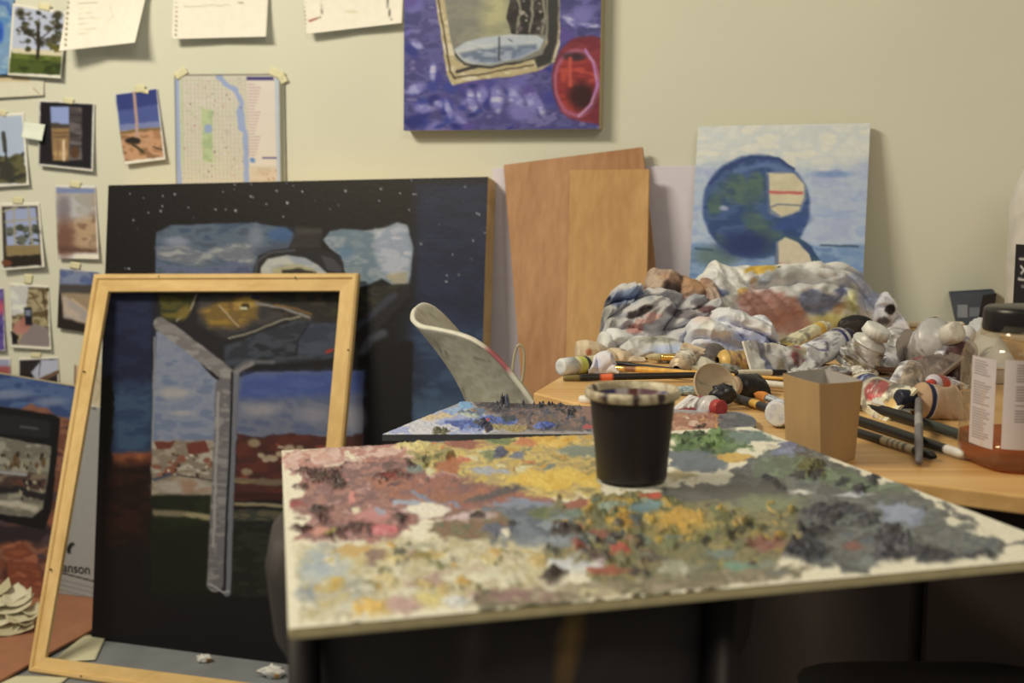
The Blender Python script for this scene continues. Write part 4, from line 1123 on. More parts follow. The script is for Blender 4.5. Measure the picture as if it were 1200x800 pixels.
    p.ell(724, 646, 12, 7, (176, 78, 58), h=4, warp=3, soft=.4); p.ell(700, 628, 12, 7, (140, 84, 66), h=4, warp=3); p.ell(655, 625, 8, 10, (52, 40, 40), h=5, warp=3); p.ell(716, 670, 22, 5, (160, 86, 60), h=3, warp=3, soft=.4); p.ell(700, 664, 6, 4, (200, 180, 170), h=2); p.ell(672, 655, 7, 5, (150, 146, 120), h=3)
    p.spots(40, (750, 640, 900, 680), (4, 13), [(110, 112, 84), (92, 96, 76), (124, 128, 104), (96, 84, 70), (132, 122, 80)], 34, asp=2.6, hh=3, ang=15, warp=4)
    p.ell(792, 668, 22, 8, [(186, 180, 150), (150, 148, 116)], h=3, warp=4, soft=.4); p.ell(868, 665, 18, 6, (110, 146, 116), h=2, warp=3, soft=.4); p.ell(898, 640, 24, 7, (140, 92, 76), warp=5, soft=.5); p.ell(846, 650, 16, 6, (112, 124, 108), h=2, warp=3)
    p.spots(12, (855, 592, 880, 632), (2, 6), [(50, 48, 36), (66, 64, 40)], 35, asp=1.6, hh=5); p.ell(824, 638, 6, 7, (56, 54, 44), h=4)
    zone([(596, 652), (640, 655), (700, 664), (690, 676), (640, 674), (600, 664)], [(214, 212, 202), (190, 192, 186)], 1.5, soft=3); p.ell(645, 676, 20, 9, (54, 40, 36), h=5, warp=4, soft=.4); p.ell(640, 636, 40, 7, [(140, 146, 144), (118, 126, 126)], soft=.5, warp=5)
    # lower left pale field
    zone([(346, 640), (400, 636), (470, 632), (560, 630), (640, 642), (640, 700), (560, 706), (480, 716), (420, 724), (352, 726)], [(198, 186, 138), (182, 166, 118), (206, 196, 152), (168, 160, 124)], 1.0, warp=8, soft=4)
    p.spots(80, (430, 640, 640, 705), (4, 15), [(206, 186, 120), (186, 160, 92), (150, 140, 96), (196, 178, 140), (176, 146, 124), (132, 130, 84), (206, 198, 160), (190, 150, 70)], 36, asp=1.9, hh=3.5, ang=25, warp=4)
    p.ell(382, 668, 26, 28, [(176, 182, 168), (154, 166, 164)], warp=8, soft=.5); p.ell(388, 686, 16, 9, [(206, 170, 70), (186, 150, 60)], h=2.5, warp=4, soft=.4); p.ell(362, 695, 14, 10, (136, 142, 140), soft=.5, warp=5); p.ell(412, 645, 26, 6, (196, 158, 84), soft=.5, warp=5); p.ell(418, 688, 12, 9, (150, 150, 130), soft=.5, warp=4)
    p.ell(432, 714, 26, 10, [(222, 180, 84), (206, 164, 70)], h=2.5, warp=4, soft=.35); p.ell(474, 710, 22, 8, (186, 150, 132), h=2.5, warp=4, soft=.4); p.ell(505, 704, 18, 9, (210, 192, 110), soft=.4, h=2, warp=4); p.ell(468, 650, 9, 6, (92, 88, 66), h=3, warp=2); p.ell(436, 655, 12, 9, (136, 108, 90), h=2, warp=4); p.ell(494, 652, 10, 5, (140, 122, 60), h=3)
    p.ell(536, 706, 20, 5, (206, 204, 190), soft=.4, warp=3); p.ell(555, 678, 34, 4, (214, 208, 166), soft=.4, warp=3)
    p.spots(26, (352, 642, 430, 725), (3, 9), [(200, 194, 160), (170, 172, 150), (188, 170, 110), (216, 206, 170)], 37, asp=1.6, hh=2, warp=3)
    # front strip
    zone([(560, 694), (640, 690), (740, 680), (880, 668), (950, 664), (940, 676), (840, 690), (740, 698), (620, 712), (560, 716)], [(138, 124, 92), (112, 104, 76), (156, 140, 108)], 1.0, soft=3)
    p.ell(610, 698, 42, 8, [(150, 112, 100), (134, 100, 88)], soft=.5, warp=4, h=1.5); p.ell(704, 697, 26, 5, (190, 176, 126), h=2, warp=3); p.ell(625, 712, 14, 5, (96, 104, 56), h=2, warp=2, soft=.4)
    p.spots(34, (560, 688, 880, 704), (4, 11), [(120, 108, 76), (96, 92, 66), (166, 150, 116), (180, 166, 120)], 38, asp=2.6, hh=2, warp=3)
    p.line([(900, 673), (925, 671)], 4, (110, 108, 96), warp=2); zone([(980, 660), (1025, 664), (1018, 672), (985, 670)], [(84, 88, 84), (70, 74, 72)], 1.2, soft=2)
    # dark reddish impasto on the mauve field
    for (x, y, rx, ry) in ((362, 557, 12, 6), (380, 560, 16, 8), (392, 566, 10, 6), (352, 573, 10, 3), (378, 602, 12, 8), (372, 610, 8, 5), (460, 560, 18, 4), (446, 562, 10, 3), (350, 621, 12, 3), (392, 627, 12, 5), (414, 620, 12, 4), (480, 546, 6, 4), (468, 609, 6, 6), (436, 620, 10, 5)):
        p.ell(x, y, rx, ry, [(64, 36, 36), (90, 52, 48), (48, 28, 30)], soft=.4, warp=4, h=4.5)
    p.spots(30, (355, 550, 405, 568), (1.5, 4), [(50, 30, 30), (84, 50, 46)], 39, asp=1.4, hh=6)
    p.ell(454, 562, 9, 2.5, (120, 30, 26), h=4, warp=1); p.ell(452, 622, 13, 6, [(214, 130, 126), (190, 84, 84)], h=3, warp=2, soft=.3); p.ell(420, 599, 5, 4, (216, 206, 160), h=2, warp=2); p.ell(388, 626, 7, 3.5, (150, 134, 56), h=4, warp=2); p.ell(412, 583, 6, 8, (206, 126, 112), h=2, warp=2); p.ell(438, 604, 18, 6, (190, 120, 112), warp=4, soft=.5); p.ell(350, 592, 10, 3, (150, 60, 60), warp=3)
    p.ell(448, 600, 6, 4, (150, 150, 160), warp=2)
    for (x, y, rx, ry) in ((880, 662, 6, 3), (560, 606, 10, 4)): p.ell(x, y, rx, ry, (60, 44, 40), h=3, warp=2)


pal = thing('palette_canvas', sc_ * [1, 1, 0] + [0, 0, SZ], 'foreground cream canvas used as a palette, heaped with many dabs of thick paint', 'palette')
pal.location = (.05, .9, SZ + .0005)
g = bil(cq, 760, 300); x, y = proj(g)
wx_ = x + 20 * (fbm(x / 22, y / 10, 81, 3) - .5) + 11 * (fbm(x / 6, y / 3.5, 83, 3) - .5); wy_ = y + 7 * (fbm(x / 22, y / 10, 85, 3) - .5) + 5 * (fbm(x / 6, y / 3.5, 87, 3) - .5)
x0_, y0_ = x, y
edge_ = np.minimum(np.linspace(0, 1, 760)[None, :] * 60, 1) * np.ones(x.shape)
x, y = x + (wx_ - x) * edge_, y + (wy_ - y) * edge_
p = Paint(x, y, (226, 216, 176), 51, 9.0); palette(p)
p_mix = 0; tex = fbm(x / 7.0, y / 3.0, 61, 4); rid = 1 - np.abs(2 * fbm(x / 10.0, y / 4.2, 67, 3) - 1)
x, y = x0_, y0_
big = np.clip(p.h - 2.2, 0, 3) * (fbm(x / 12, y / 5, 63, 3) - .42)
g[..., 2] += (p.h * (.15 + .85 * tex * rid) + np.maximum(big, 0) * 3 + .2 * tex) * .001
mk('paint_layer', g, grid_faces(300, 760, flip=True), M['oilwet'], pal, p.cols())
V, Fc = slab([a - [0, 0, .0008] for a in cq], (0, 0, -.006))
b = mk('canvas_panel', V, Fc, M['canvas_edge'], pal, smooth=False); bevel(b, .002, 2)

# ---- second palette on the table
SP_Z = TZ + .0075
sq = [onz(543, 470, SP_Z), onz(886, 483, SP_Z), onz(886, 508, SP_Z), onz(448, 509, SP_Z)]


def palette2(p):
    def zone(pts, cols, h=1.0, soft=1.5, warp=3): p.poly(pts, cols, soft=soft, warp=warp, h=h)
    zone([(440, 512), (470, 494), (520, 478), (560, 480), (600, 500), (560, 510)], [(176, 182, 198), (196, 192, 186), (150, 160, 190)])
    zone([(484, 490), (520, 482), (540, 486), (500, 492)], [(206, 190, 160), (200, 176, 130)]); zone([(510, 482), (540, 473), (552, 478), (530, 486)], [(140, 168, 200), (120, 150, 190)])
    zone([(520, 494), (560, 488), (600, 486), (612, 494), (580, 503), (540, 504)], [(74, 100, 166), (60, 84, 150), (100, 130, 190)], 1.6)
    zone([(534, 484), (560, 476), (574, 480), (560, 492)], [(110, 140, 140), (170, 176, 150), (90, 110, 130)], 2)
    zone([(552, 470), (600, 464), (700, 464), (760, 470), (760, 506), (690, 504), (620, 506), (600, 490), (566, 482)], [(96, 84, 80), (124, 100, 88), (84, 80, 84), (110, 90, 70)], 1.6)
    zone([(560, 472), (600, 466), (660, 465), (660, 474), (620, 480), (575, 482)], [(50, 52, 62), (64, 58, 60)], 2)
    zone([(680, 470), (740, 470), (760, 490), (720, 500), (680, 490)], [(136, 100, 88), (120, 92, 84)], 1.5)
    p.spots(60, (540, 466, 700, 506), (2, 6), [(60, 60, 66), (120, 96, 86), (86, 80, 78), (140, 110, 86), (70, 74, 90)], 3, asp=2.2, hh=4, warp=2)
    p.ell(544, 475, 9, 4, (110, 160, 214), h=2, warp=2); p.ell(637, 500, 13, 4, [(60, 80, 146), (90, 110, 170)], h=5, warp=2); p.ell(604, 503, 14, 4, (150, 130, 76), h=2, warp=2); p.ell(584, 500, 14, 3.5, (150, 136, 84), h=2, warp=2); p.ell(568, 499, 7, 5, (30, 32, 60), h=6, warp=2); p.ell(572, 494, 4, 1.5, (180, 50, 50), h=3); p.ell(690, 500, 7, 3, (170, 70, 70), h=2, warp=2)
    p.ell(516, 507, 8, 3, (96, 92, 64), h=5, warp=2); p.ell(594, 490, 7, 4, (46, 60, 70), h=4, warp=2)
    p.spots(46, (575, 464, 655, 474), (2, 5), [(34, 38, 56), (48, 50, 66), (30, 30, 36), (70, 80, 100)], 5, asp=1.1, hh=11, warp=2)
    p.spots(18, (650, 472, 680, 486), (1.5, 4), [(40, 36, 40), (60, 50, 50)], 6, asp=1.4, hh=6, warp=2)
    zone([(780, 484), (840, 484), (850, 494), (840, 510), (780, 510)], [(176, 122, 84), (160, 104, 74), (196, 146, 108)], 1.5)
    p.spots(14, (790, 488, 845, 502), (2, 6), [(196, 140, 60), (150, 90, 64), (206, 170, 140)], 8, hh=3, warp=2); p.ell(822, 500, 5, 2, (60, 40, 30), h=3)
    zone([(838, 490), (860, 484), (892, 484), (892, 512), (850, 510)], [(88, 90, 92), (76, 78, 82), (104, 104, 102)], 1.4)


pal2 = thing('palette_board', (P(720, 490) + [0, 0, .0005]), 'smaller palette with blue, black and brown paint ridges lying on the table behind the cup', 'palette')
g = bil(sq, 520, 150)
# rounded right end
x, y = proj(g); p = Paint(x + 14 * (fbm(x / 14, y / 6, 91, 3) - .5) + 8 * (fbm(x / 4, y / 2, 92, 3) - .5), y + 4 * (fbm(x / 14, y / 6, 93, 3) - .5) + 2.5 * (fbm(x / 4, y / 2, 94, 3) - .5), (150, 146, 138), 53, 6.0); palette2(p)
tex = fbm(x / 4.5, y / 2.0, 71, 4); rid = 1 - np.abs(2 * fbm(x / 6.5, y / 2.6, 77, 3) - 1)
vv = np.linspace(0, 1, 150)[:, None] * np.ones((1, 520)); uu = np.linspace(0, 1, 520)[None, :] * np.ones((150, 1))
g[..., 2] += (p.h * (.10 + .9 * sst(.3, .8, tex) * rid) + np.clip(p.h - 4, 0, 6) * sst(.42, .6, fbm(x / 9, y / 3, 79, 2)) * .9) * .001 * np.minimum(1, np.minimum(vv, 1 - vv) * 22)
pull = np.clip((uu - .93) / .07, 0, 1); ctr = g[75:76, :, :]
g = ctr + (g - ctr) * np.sqrt(np.clip(1 - pull[..., None] ** 2 * .96, 0, 1))
mk('paint_layer', g, grid_faces(150, 520, flip=True), M['oilwet'], pal2, p.cols())
ring = np.vstack([g[0], g[1:, -1], g[-1, ::-1], g[::-1, 0][1:-1]]); ring = ring[::4]
V, Fc = prism([(a[0], a[1]) for a in ring], TZ + .0008, SP_Z - .0004)
mk('board', V, Fc[:], flat_mat('palette_board_edge', (84, 84, 80), .6), pal2, smooth=False)

# ---- black cup
cc = onz(740, 563, CZ); cc[2] = CZ + .0028
cup = thing('plastic_cup', cc, 'black plastic cup with a paint-crusted rim standing on the palette canvas', 'cup')
R1, R0, Hc = .0355, .0275, .0715
V, Fc = lathe([(.001, .004), (R0 - .003, .004), (R0 - .002, .0005), (R0, 0), (R0 + .0006, .003), (R0 + (R1 - .0012 - R0) * .22, Hc * .22), (R0 + (R1 - .0012 - R0) * .8, Hc * .8), (R1 - .0012, Hc - .003)], cc, 64)
b_ = np.array(V); x, y = proj(b_); p = Paint(x, y, (30, 25, 26), 5); p.spots(14, (696, 480, 786, 575), (2, 7), [(38, 34, 34), (24, 22, 24)], 4, soft=.6); p.ell(711, 556, 2, 3, (90, 96, 84)); p.line([(729, 480), (730, 520)], 1.5, (52, 46, 46), soft=2)
mk('body', V, Fc, M['vc'], cup, p.cols())
V, Fc = lathe([(R1 - .0035, Hc - .007), (R1 - .0026, Hc - .003), (R1 - .0014, Hc), (R1, Hc + .0008), (R1 + .0018, Hc), (R1 + .0026, Hc - .003), (R1 + .0018, Hc - .0065), (R1 - .0012, Hc - .0075)], cc, 96)
V = np.array(V); th = np.arctan2(V[:, 1] - cc[1], V[:, 0] - cc[0]); p = Paint(np.degrees(th), (V[:, 2] - cc[2]) * 1000, (196, 180, 134), 6, 30.0)
p.put(sst(.45, .6, fbm(th * 5, V[:, 2] * 50, 3)), (166, 148, 104)); p.put(sst(.62, .66, fbm(th * 7, V[:, 2] * 60, 9)), (130, 104, 84), alpha=.5)
for a in (-92, -130, -60, 150): p.ell(a, Hc * 1000 - 2, 5, 6, (60, 42, 40), warp=1)
mk('rim', V, Fc, M['oilwet'], cup, p.cols())
V, Fc = lathe([(.001, .006), (R0 - .002, .006), (R0 + (R1 - R0) * .3 - .0024, Hc * .3), (R0 + (R1 - R0) * .75 - .003, Hc * .75), (R1 - .0034, Hc - .005)], cc, 96)
V = np.array(V)[:, :]; th = np.arctan2(V[:, 1] - cc[1], V[:, 0] - cc[0]); p = Paint(np.degrees(th), (V[:, 2] - cc[2]) * 1000, (176, 160, 140), 7, 30.0)
for (a, c, w) in ((150, (36, 34, 52), 26), (120, (70, 60, 90), 12), (85, (110, 60, 46), 8), (60, (120, 84, 84), 14), (25, (70, 76, 140), 12), (175, (40, 36, 44), 20), (100, (190, 176, 160), 10)):
    p.ell(a, 60, w, 40, c, warp=4, soft=.3)
mk('inner_wall', V, [f[::-1] for f in Fc], M['vc'], cup, p.cols())


# ------------------------------------------------------------------ builders for the things on the table
def mound(name, label, cat, topc, base_y, thick, paint, seed, amp=.010, base=(200, 194, 176), n=(230, 150), z0=0.0, sharp=1.0, tilt=0.0, back=0.0, group=None):
    """heap of cloth: topc = outline of its crest in the picture, base_y(px) = image row of its front foot"""
    T = resamp([(a, b, 0) for a, b in topc], n[0])
    xs, ty = T[:, 0], T[:, 1]; by = np.array([base_y(q) for q in xs]) if callable(base_y) else np.full(len(xs), float(base_y))
    foot = P(xs, by, 0); e_ = np.linspace(0, 1, n[0])
    endf = np.minimum(1, np.minimum(e_, 1 - e_) * 9) ** .5
    D = thick * (.25 + .75 * endf)
    cd = foot[:, 1] + D * .9
    tz = np.array([(CAM + ray(a, b) * (c / ray(a, b)[1]))[2] for a, b, c in zip(xs, ty, cd)])
    H = np.maximum(tz - TZ, .004)
    ph = np.linspace(0, np.pi, n[1])[:, None]
    yy = cd[None, :] - D[None, :] * np.cos(ph) * (1 + .0 * ph) + back * np.sin(ph)
    # keep the crest on its outline; x follows the foot scaled to depth
    xx = ((xs - 600) / F)[None, :] * cd[None, :] * (1.0) + 0 * ph
    zz = TZ + H[None, :] * np.sin(ph) ** .75
    V = np.stack([xx, yy, zz], -1)
    s1, s2 = xx * 11 + seed, (yy * 7 + zz * 9)
    w1 = fbm(s1 * .8, s2 * .8, seed, 3) * 3; w2 = fbm(s1 * .8 + 9, s2 * .8, seed + 4, 3) * 3
    r1 = 1 - np.abs(2 * fbm(s1 * .7 + w1, s2 * 1.3 + w2, seed + 7, 2) - 1) ** .7
    r2 = 1 - np.abs(2 * fbm(s1 * 2.2 + w2, s2 * 2.6 - w1, seed + 9, 2) - 1) ** .8
    A_ = .5 + seed * .37
    t1 = s1 * 1.15 * math.cos(A_) + s2 * 1.3 * math.sin(A_) + 3.0 * fbm(s1 * .45, s2 * .45, seed + 21, 2) + .25 * w1
    t2 = s1 * 2.0 * math.sin(A_ + .7) - s2 * 1.9 * math.cos(A_ + .7) + 2.0 * fbm(s1 * .8, s2 * .8, seed + 22, 2) + .3 * w2
    r3 = 1 - np.abs(2 * fbm(s1 * 4.5 - w1, s2 * 5.0 + w2, seed + 13, 2) - 1) ** .8
    d = amp * ((np.abs(np.sin(np.pi * t1)) ** .45 - .70) * 2.5 + (np.abs(np.sin(np.pi * t2)) ** .5 - .68) * 1.5 * sharp + (r2 - .5) * 1.3 + (r3 - .5) * .8) * np.sin(ph) ** .35
    V[..., 1] += -np.cos(ph) * d - .3 * d
    V[..., 2] += np.sin(ph) * d * .45
    V[..., 0] += d * .35 * np.sin(s2 * 3)
    ov = np.maximum((V - W0) @ WN + .135, 0); V -= WN * ov[..., None]
    V[..., 2] = np.maximum(V[..., 2], TZ + .001 + z0)
    x, y = proj(V); p = Paint(x, y, base, seed, 9.0)
    p.put(sst(.5, .75, fbm(x / 16, y / 10, seed + 2)), tuple(np.array(base) * .86), alpha=.5)
    paint(p)
    o = mk(name, V, grid_faces(n[1], n[0]), M['cloth'], None, p.cols())
    return tag(o, label, cat, group)


def cam_basis(d, mid, k=.75):
    d = d / np.linalg.norm(d)
    v = (CAM - mid); v /= np.linalg.norm(v); v = v * k + np.array([0, 0, 1.0]) * (1 - k)
    v = v - d * (v @ d); v /= np.linalg.norm(v)
    return d, v, np.cross(d, v)


def tube(label, A, B, r, paint, base=(205, 200, 186), cap=(216, 210, 194), cap_r=.5, cap_l=.9, k=.5, crumple=.12, seed=1, flat=1.0, mat='metalvc', name='paint_tube', capmat='vc', group='paint tubes heaped on the table', flare=.35, cpaint=None):
    """squeezed paint tube: A shoulder end, B crimped tail"""
    A, B = np.asarray(A, float), np.asarray(B, float); L = np.linalg.norm(B - A)
    d, e1, e2 = cam_basis(B - A, (A + B) / 2, k)
    t = thing(name, ((A + B) / 2) * [1, 1, 0] + [0, 0, min(A[2], B[2]) - r * .5], label, 'paint tube', group)
    N, Q = 40, 48
    s = np.linspace(0, 1, N)[:, None]; an = np.linspace(0, 2 * np.pi, Q, endpoint=False)[None, :]
    w = r * (1 + flare * s ** 2); h = np.maximum(r * (1 - s ** 1.7 * flat), .0008)
    cr = crumple * r * (fbm(np.cos(an) * 2.4 + s * 5 + seed, np.sin(an) * 2.4 + s * 3, seed, 3) - .5) * 2.4 * (.25 + s)
    cr = np.where(s > .97, 0, cr)
    px_ = (h + cr) * np.cos(an); py_ = (w + cr) * np.sin(an)
    V = A + d * (s * L)[..., None] + e1 * px_[..., None] + e2 * py_[..., None]
    pa = Paint(np.broadcast_to(s * 100, px_.shape), np.broadcast_to((np.degrees(an) + 180) % 360 - 180, px_.shape), base, seed, 12.0)
    paint(pa)
    if mat == 'metalvc':
        pa.put(sst(.52, .64, fbm(pa.x / 16 + seed, pa.y / 50, seed + 5, 3)), (116, 104, 86), alpha=.45); pa.put(sst(.60, .66, fbm(pa.x / 10, pa.y / 34 + seed, seed + 8, 3)), (66, 58, 52), alpha=.5)
    Vv = V.reshape(-1, 3); Fc = grid_faces(N, Q, flip=True, wrap=True); Fc.append(tuple(range((N - 1) * Q, N * Q)))
    Vs = np.vstack([A - d * r * q[0] + (e1 * np.cos(an.T) + e2 * np.sin(an.T)) * r * q[1] for q in ((.0, 1.0), (.12, .96), (.35, .62), (.5, cap_r * .85), (.62, cap_r * .85))])
    nb = len(Vv); Fc += [tuple(f) for f in grid_faces(5, Q, flip=False, off=nb, wrap=True)]
    Cc = np.vstack([pa.cols().reshape(-1, 3), np.tile(alb(np.array(base) * .95), (len(Vs), 1))])
    mk('tube_body', np.vstack([Vv, Vs]), Fc, M[mat], t, Cc)
    if cap is not None:
        c0 = A - d * r * .55; n_ = 36; prof = [(0, .86), (0, 1), (cap_l * .93, .92), (cap_l, .84), (cap_l, .5), (cap_l * .97, .02)]
        Vc = []
        for (l, q) in prof:
            a2 = np.linspace(0, 2 * np.pi, n_, endpoint=False)[:, None]; rr = r * cap_r * q * (1 + (.05 * (np.arange(n_) % 2)[:, None] if .8 < q else 0))
            Vc.append(c0 - d * r * l + (e1 * np.cos(a2) + e2 * np.sin(a2)) * rr)
        Vc = np.vstack(Vc); x, y = proj(Vc); pc = Paint(x, y, cap, seed)
        pc.put(sst(.5, .7, fbm(x / 4, y / 4, seed)), tuple(np.array(cap) * .8), alpha=.6)
        if cpaint: cpaint(pc)
        mk('tube_cap', Vc, grid_faces(6, n_, wrap=True), M[capmat], t, pc.cols())
    # folded crimp
    Bq = B + d * .001; V2, F2 = slab([Bq - e2 * w[-1, 0] - d * .005, Bq + e2 * w[-1, 0] - d * .005, Bq + e2 * w[-1, 0] + d * .003, Bq - e2 * w[-1, 0] + d * .003], -e1 * .0034)
    V2 = V2 + e1 * .0017
    pc = np.tile(alb(np.array(base) * 1.02), (8, 1)); mk('crimp', V2, F2, M[mat], t, pc, smooth=False)
    return t


def brush(label, tip, end, r, cols, bristle=None, ferrule='ferrule', fl=.16, bl=.10, seed=1, bands=(), name='paintbrush', flatb=False):
    """tip -> end; bands = (s0, s1, colour) along the handle"""
    tip, end = np.asarray(tip, float), np.asarray(end, float); L = np.linalg.norm(end - tip); d = (end - tip) / L
    t = thing(name, (tip + end) / 2 - [0, 0, r], label, 'paintbrush', 'paintbrushes scattered on the table')
    s0 = (fl + bl) if bristle is not None else 0.0
    S_ = np.linspace(s0, 1, 60); prof = np.interp(S_, [0, s0, s0 + .12, .45, .97, 1.0], [.9, .85, 1.15, .9, .55, .25] if bristle is not None else [.75, .8, 1, 1, .85, .45])
    V, Fc = sweep([tip + d * L * q for q in S_], r * prof, 14)
    sv = np.repeat(S_, 14); C = np.tile(np.array(cols, float), (len(sv), 1)); q = fbm(sv * 60, np.tile(np.arange(14), 60) / 3.0, seed, 3)
    C = C * (1 + .25 * (q[:, None] - .5))
    for (a, b, c) in bands: m = ((sv >= a) & (sv <= b)); C[m] = np.array(c, float) * (1 + .15 * (q[m, None] - .5))
    mk('handle', V, Fc, M['vc'], t, alb(C))
    if bristle is not None:
        S2 = np.linspace(bl, s0 + .004, 8); V, Fc = sweep([tip + d * L * q for q in S2], r * np.array([.95, .98, .9, .98, .86, .9, .84, .86]), 16)
        mk('ferrule', V, Fc, M[ferrule], t)
        S3 = np.linspace(0, bl + .003, 12); pr = np.interp(S3 / bl, [0, .3, .7, 1], [.12, .75, 1.05, .95]); n_ = 20
        V, Fc = sweep([tip + d * L * q for q in S3], r * pr, n_)
        V = V + (fbm(V[:, 0] * 900, V[:, 2] * 900, seed, 2)[:, None] - .5) * r * .25
        sv = np.repeat(S3 / bl, n_); cb = np.array(bristle, float) * (1 + .3 * (fbm(sv * 3, np.tile(np.arange(n_), 12) * .9, seed, 2)[:, None] - .5))
        mk('bristles', V, Fc, M['cloth'], t, alb(cb))
    return t


def lump(name, label, cat, px, py, rx, ry, rz, cols, seed, z=0.0, mat='cloth', rough=.45, group=None, paint=None, sharp=3.0):
    """crumpled scrap resting at z above the table; px, py its foot in the picture"""
    c = P(px, py, z); k = c[1] / F
    n1, n2 = 40, 56; ph = np.linspace(.02, np.pi - .02, n1)[:, None]; an = np.linspace(0, 2 * np.pi, n2, endpoint=False)[None, :]
    x0, y0, z0 = np.sin(ph) * np.cos(an), np.sin(ph) * np.sin(an), np.cos(ph) + 0 * an
    f = 1 - np.abs(2 * fbm(x0 * sharp + seed, y0 * sharp + z0 * sharp * 1.3, seed, 3) - 1)
    q = 1 + rough * (f - .6) * 1.6
    V = np.stack([c[0] + x0 * q * rx * k, c[1] + ry * k + y0 * q * ry * k, c[2] + rz * k * (1 + z0 * q)], -1)
    V[..., 2] = np.maximum(V[..., 2], c[2] + .0005)
    x, y = proj(V); p = Paint(x, y, cols[0], seed, 6.0)
    if len(cols) > 1: p.put(np.ones(p.x.shape), list(cols))
    if paint: paint(p)
    o = mk(name, V, grid_faces(n1, n2, wrap=True, flip=False), M[mat], None, p.cols())
    return tag(o, label, cat, group)


# ------------------------------------------------------------------ rags
def rag_big(p):
    p.ell(822, 340, 20, 14, (176, 172, 156), soft=.7, warp=5)
    p.spots(26, (815, 315, 1000, 345), (5, 14), [(196, 190, 168), (170, 168, 150), (210, 204, 184)], 2, soft=.7, warp=5)
    for (x, y, rx, ry, c) in ((890, 316, 20, 4, (206, 166, 60)), (872, 342, 6, 6, (206, 170, 80)), (884, 330, 4, 6, (170, 136, 96)), (840, 344, 12, 7, (120, 128, 146)), (828, 336, 8, 8, (134, 138, 150)), (898, 326, 10, 6, (156, 160, 156)), (925, 322, 20, 8, (172, 168, 150)), (1004, 330, 18, 12, (156, 158, 160)), (985, 342, 7, 6, (110, 116, 140)), (914, 314, 2.5, 2, (40, 50, 40))):
        p.ell(x, y, rx, ry, c, soft=.3, warp=7)
    p.ell(905, 364, 42, 24, [(188, 140, 118), (176, 126, 106), (196, 152, 132)], soft=.14, warp=6, ang=18); p.ell(940, 384, 26, 10, (188, 140, 118), soft=.15, warp=4, ang=20)
    p.poly([(938, 344), (952, 338), (975, 344), (992, 356), (976, 366), (962, 372), (944, 366), (934, 354)], [(116, 124, 144), (132, 138, 150), (100, 108, 128)], soft=2, warp=4)
    p.ell(984, 362, 10, 6, (196, 156, 104), soft=.5, warp=3, ang=-30); p.ell(975, 375, 26, 8, (212, 196, 110), soft=.6, warp=5); p.ell(1000, 352, 8, 16, (206, 198, 130), soft=.7, warp=5); p.ell(992, 385, 14, 6, (206, 190, 90), soft=.6, warp=4)
    p.ell(1020, 350, 14, 12, (150, 154, 162), soft=.7, warp=4)


mound('painter_rag', 'broad cream rag with blue, pink and yellow paint stains spread before the globe painting', 'rag',
      [(800, 402), (806, 372), (814, 338), (826, 320), (838, 309), (850, 313), (880, 311), (930, 310), (980, 311), (1000, 319), (1012, 334), (1026, 346), (1042, 350), (1046, 366), (1040, 384)],
      lambda q: 406 - (q - 800) * .07, .085, rag_big, 11, amp=.008, base=(216, 210, 188))


def rag_brown(p):
    p.poly([(755, 320), (775, 316), (800, 320), (832, 326), (828, 356), (790, 362), (750, 350)], [(140, 108, 84), (170, 132, 98), (110, 88, 74)], soft=4, warp=5)
    p.ell(785, 340, 12, 10, (70, 54, 46), soft=.6, warp=5); p.ell(766, 330, 10, 12, (186, 160, 124), soft=.5, warp=4); p.ell(812, 334, 14, 10, (176, 134, 92), soft=.5, warp=4)


mound('painter_rag', 'brown-stained rag between the plywood and the broad cream rag', 'rag', [(742, 400), (748, 352), (758, 328), (770, 318), (792, 320), (812, 326), (832, 325), (842, 352), (848, 400)], lambda q: 404, .05, rag_brown, 17, amp=.012, base=(176, 150, 120))


def rag_left(p):
    p.spots(26, (710, 335, 850, 400), (6, 18), [(196, 190, 172), (166, 160, 146), (184, 176, 156), (150, 148, 140)], 2, soft=.6, warp=5)
    for (x, y, rx, ry, c, a) in ((735, 346, 22, 8, (122, 134, 150), -15), (720, 352, 12, 6, (96, 104, 116), 0), (755, 378, 22, 5, (196, 152, 130), -30), (742, 386, 12, 5, (190, 140, 120), 0), (750, 366, 16, 6, (60, 50, 46), -20), (800, 366, 18, 6, (120, 112, 104), 10), (714, 370, 6, 16, (166, 160, 140), 0), (810, 394, 16, 6, (150, 150, 150), 0), (722, 398, 12, 6, (150, 140, 116), 0), (832, 364, 12, 6, (110, 80, 74), 10)):
        p.ell(x, y, rx, ry, c, ang=a, soft=.3, warp=7)


mound('painter_rag', 'tangled grey and pink rag heaped at the left end of the rags', 'rag', [(704, 408), (708, 372), (712, 350), (730, 341), (752, 337), (776, 346), (800, 352), (830, 358), (850, 372), (862, 406)], lambda q: 411, .06, rag_left, 23, amp=.020, base=(188, 182, 164), sharp=1.6)


def rag_low(p):
    p.ell(745, 404, 26, 8, (190, 184, 162), soft=.5, warp=4); p.ell(784, 410, 24, 5, (170, 178, 186), soft=.6, warp=4); p.ell(770, 398, 22, 4, (150, 144, 120), soft=.6, warp=4); p.ell(732, 388, 20, 6, (210, 206, 190), soft=.5, warp=4)


mound('painter_rag', 'low folded cream rag just behind the brushes at the left of the heap', 'rag', [(703, 420), (708, 396), (722, 388), (750, 392), (780, 392), (806, 404), (820, 420)], lambda q: 420, .035, rag_low, 29, amp=.010, base=(200, 194, 172), n=(130, 80))


def rag_white(p):
    p.ell(875, 400, 20, 10, (134, 140, 156), soft=.6, warp=5); p.ell(850, 405, 20, 9, (160, 164, 172), soft=.6, warp=5); p.ell(830, 380, 8, 10, (214, 208, 180), soft=.6); p.ell(896, 398, 12, 8, (166, 172, 186), soft=.6, warp=4); p.ell(822, 372, 12, 5, (206, 186, 160), soft=.6, warp=4)


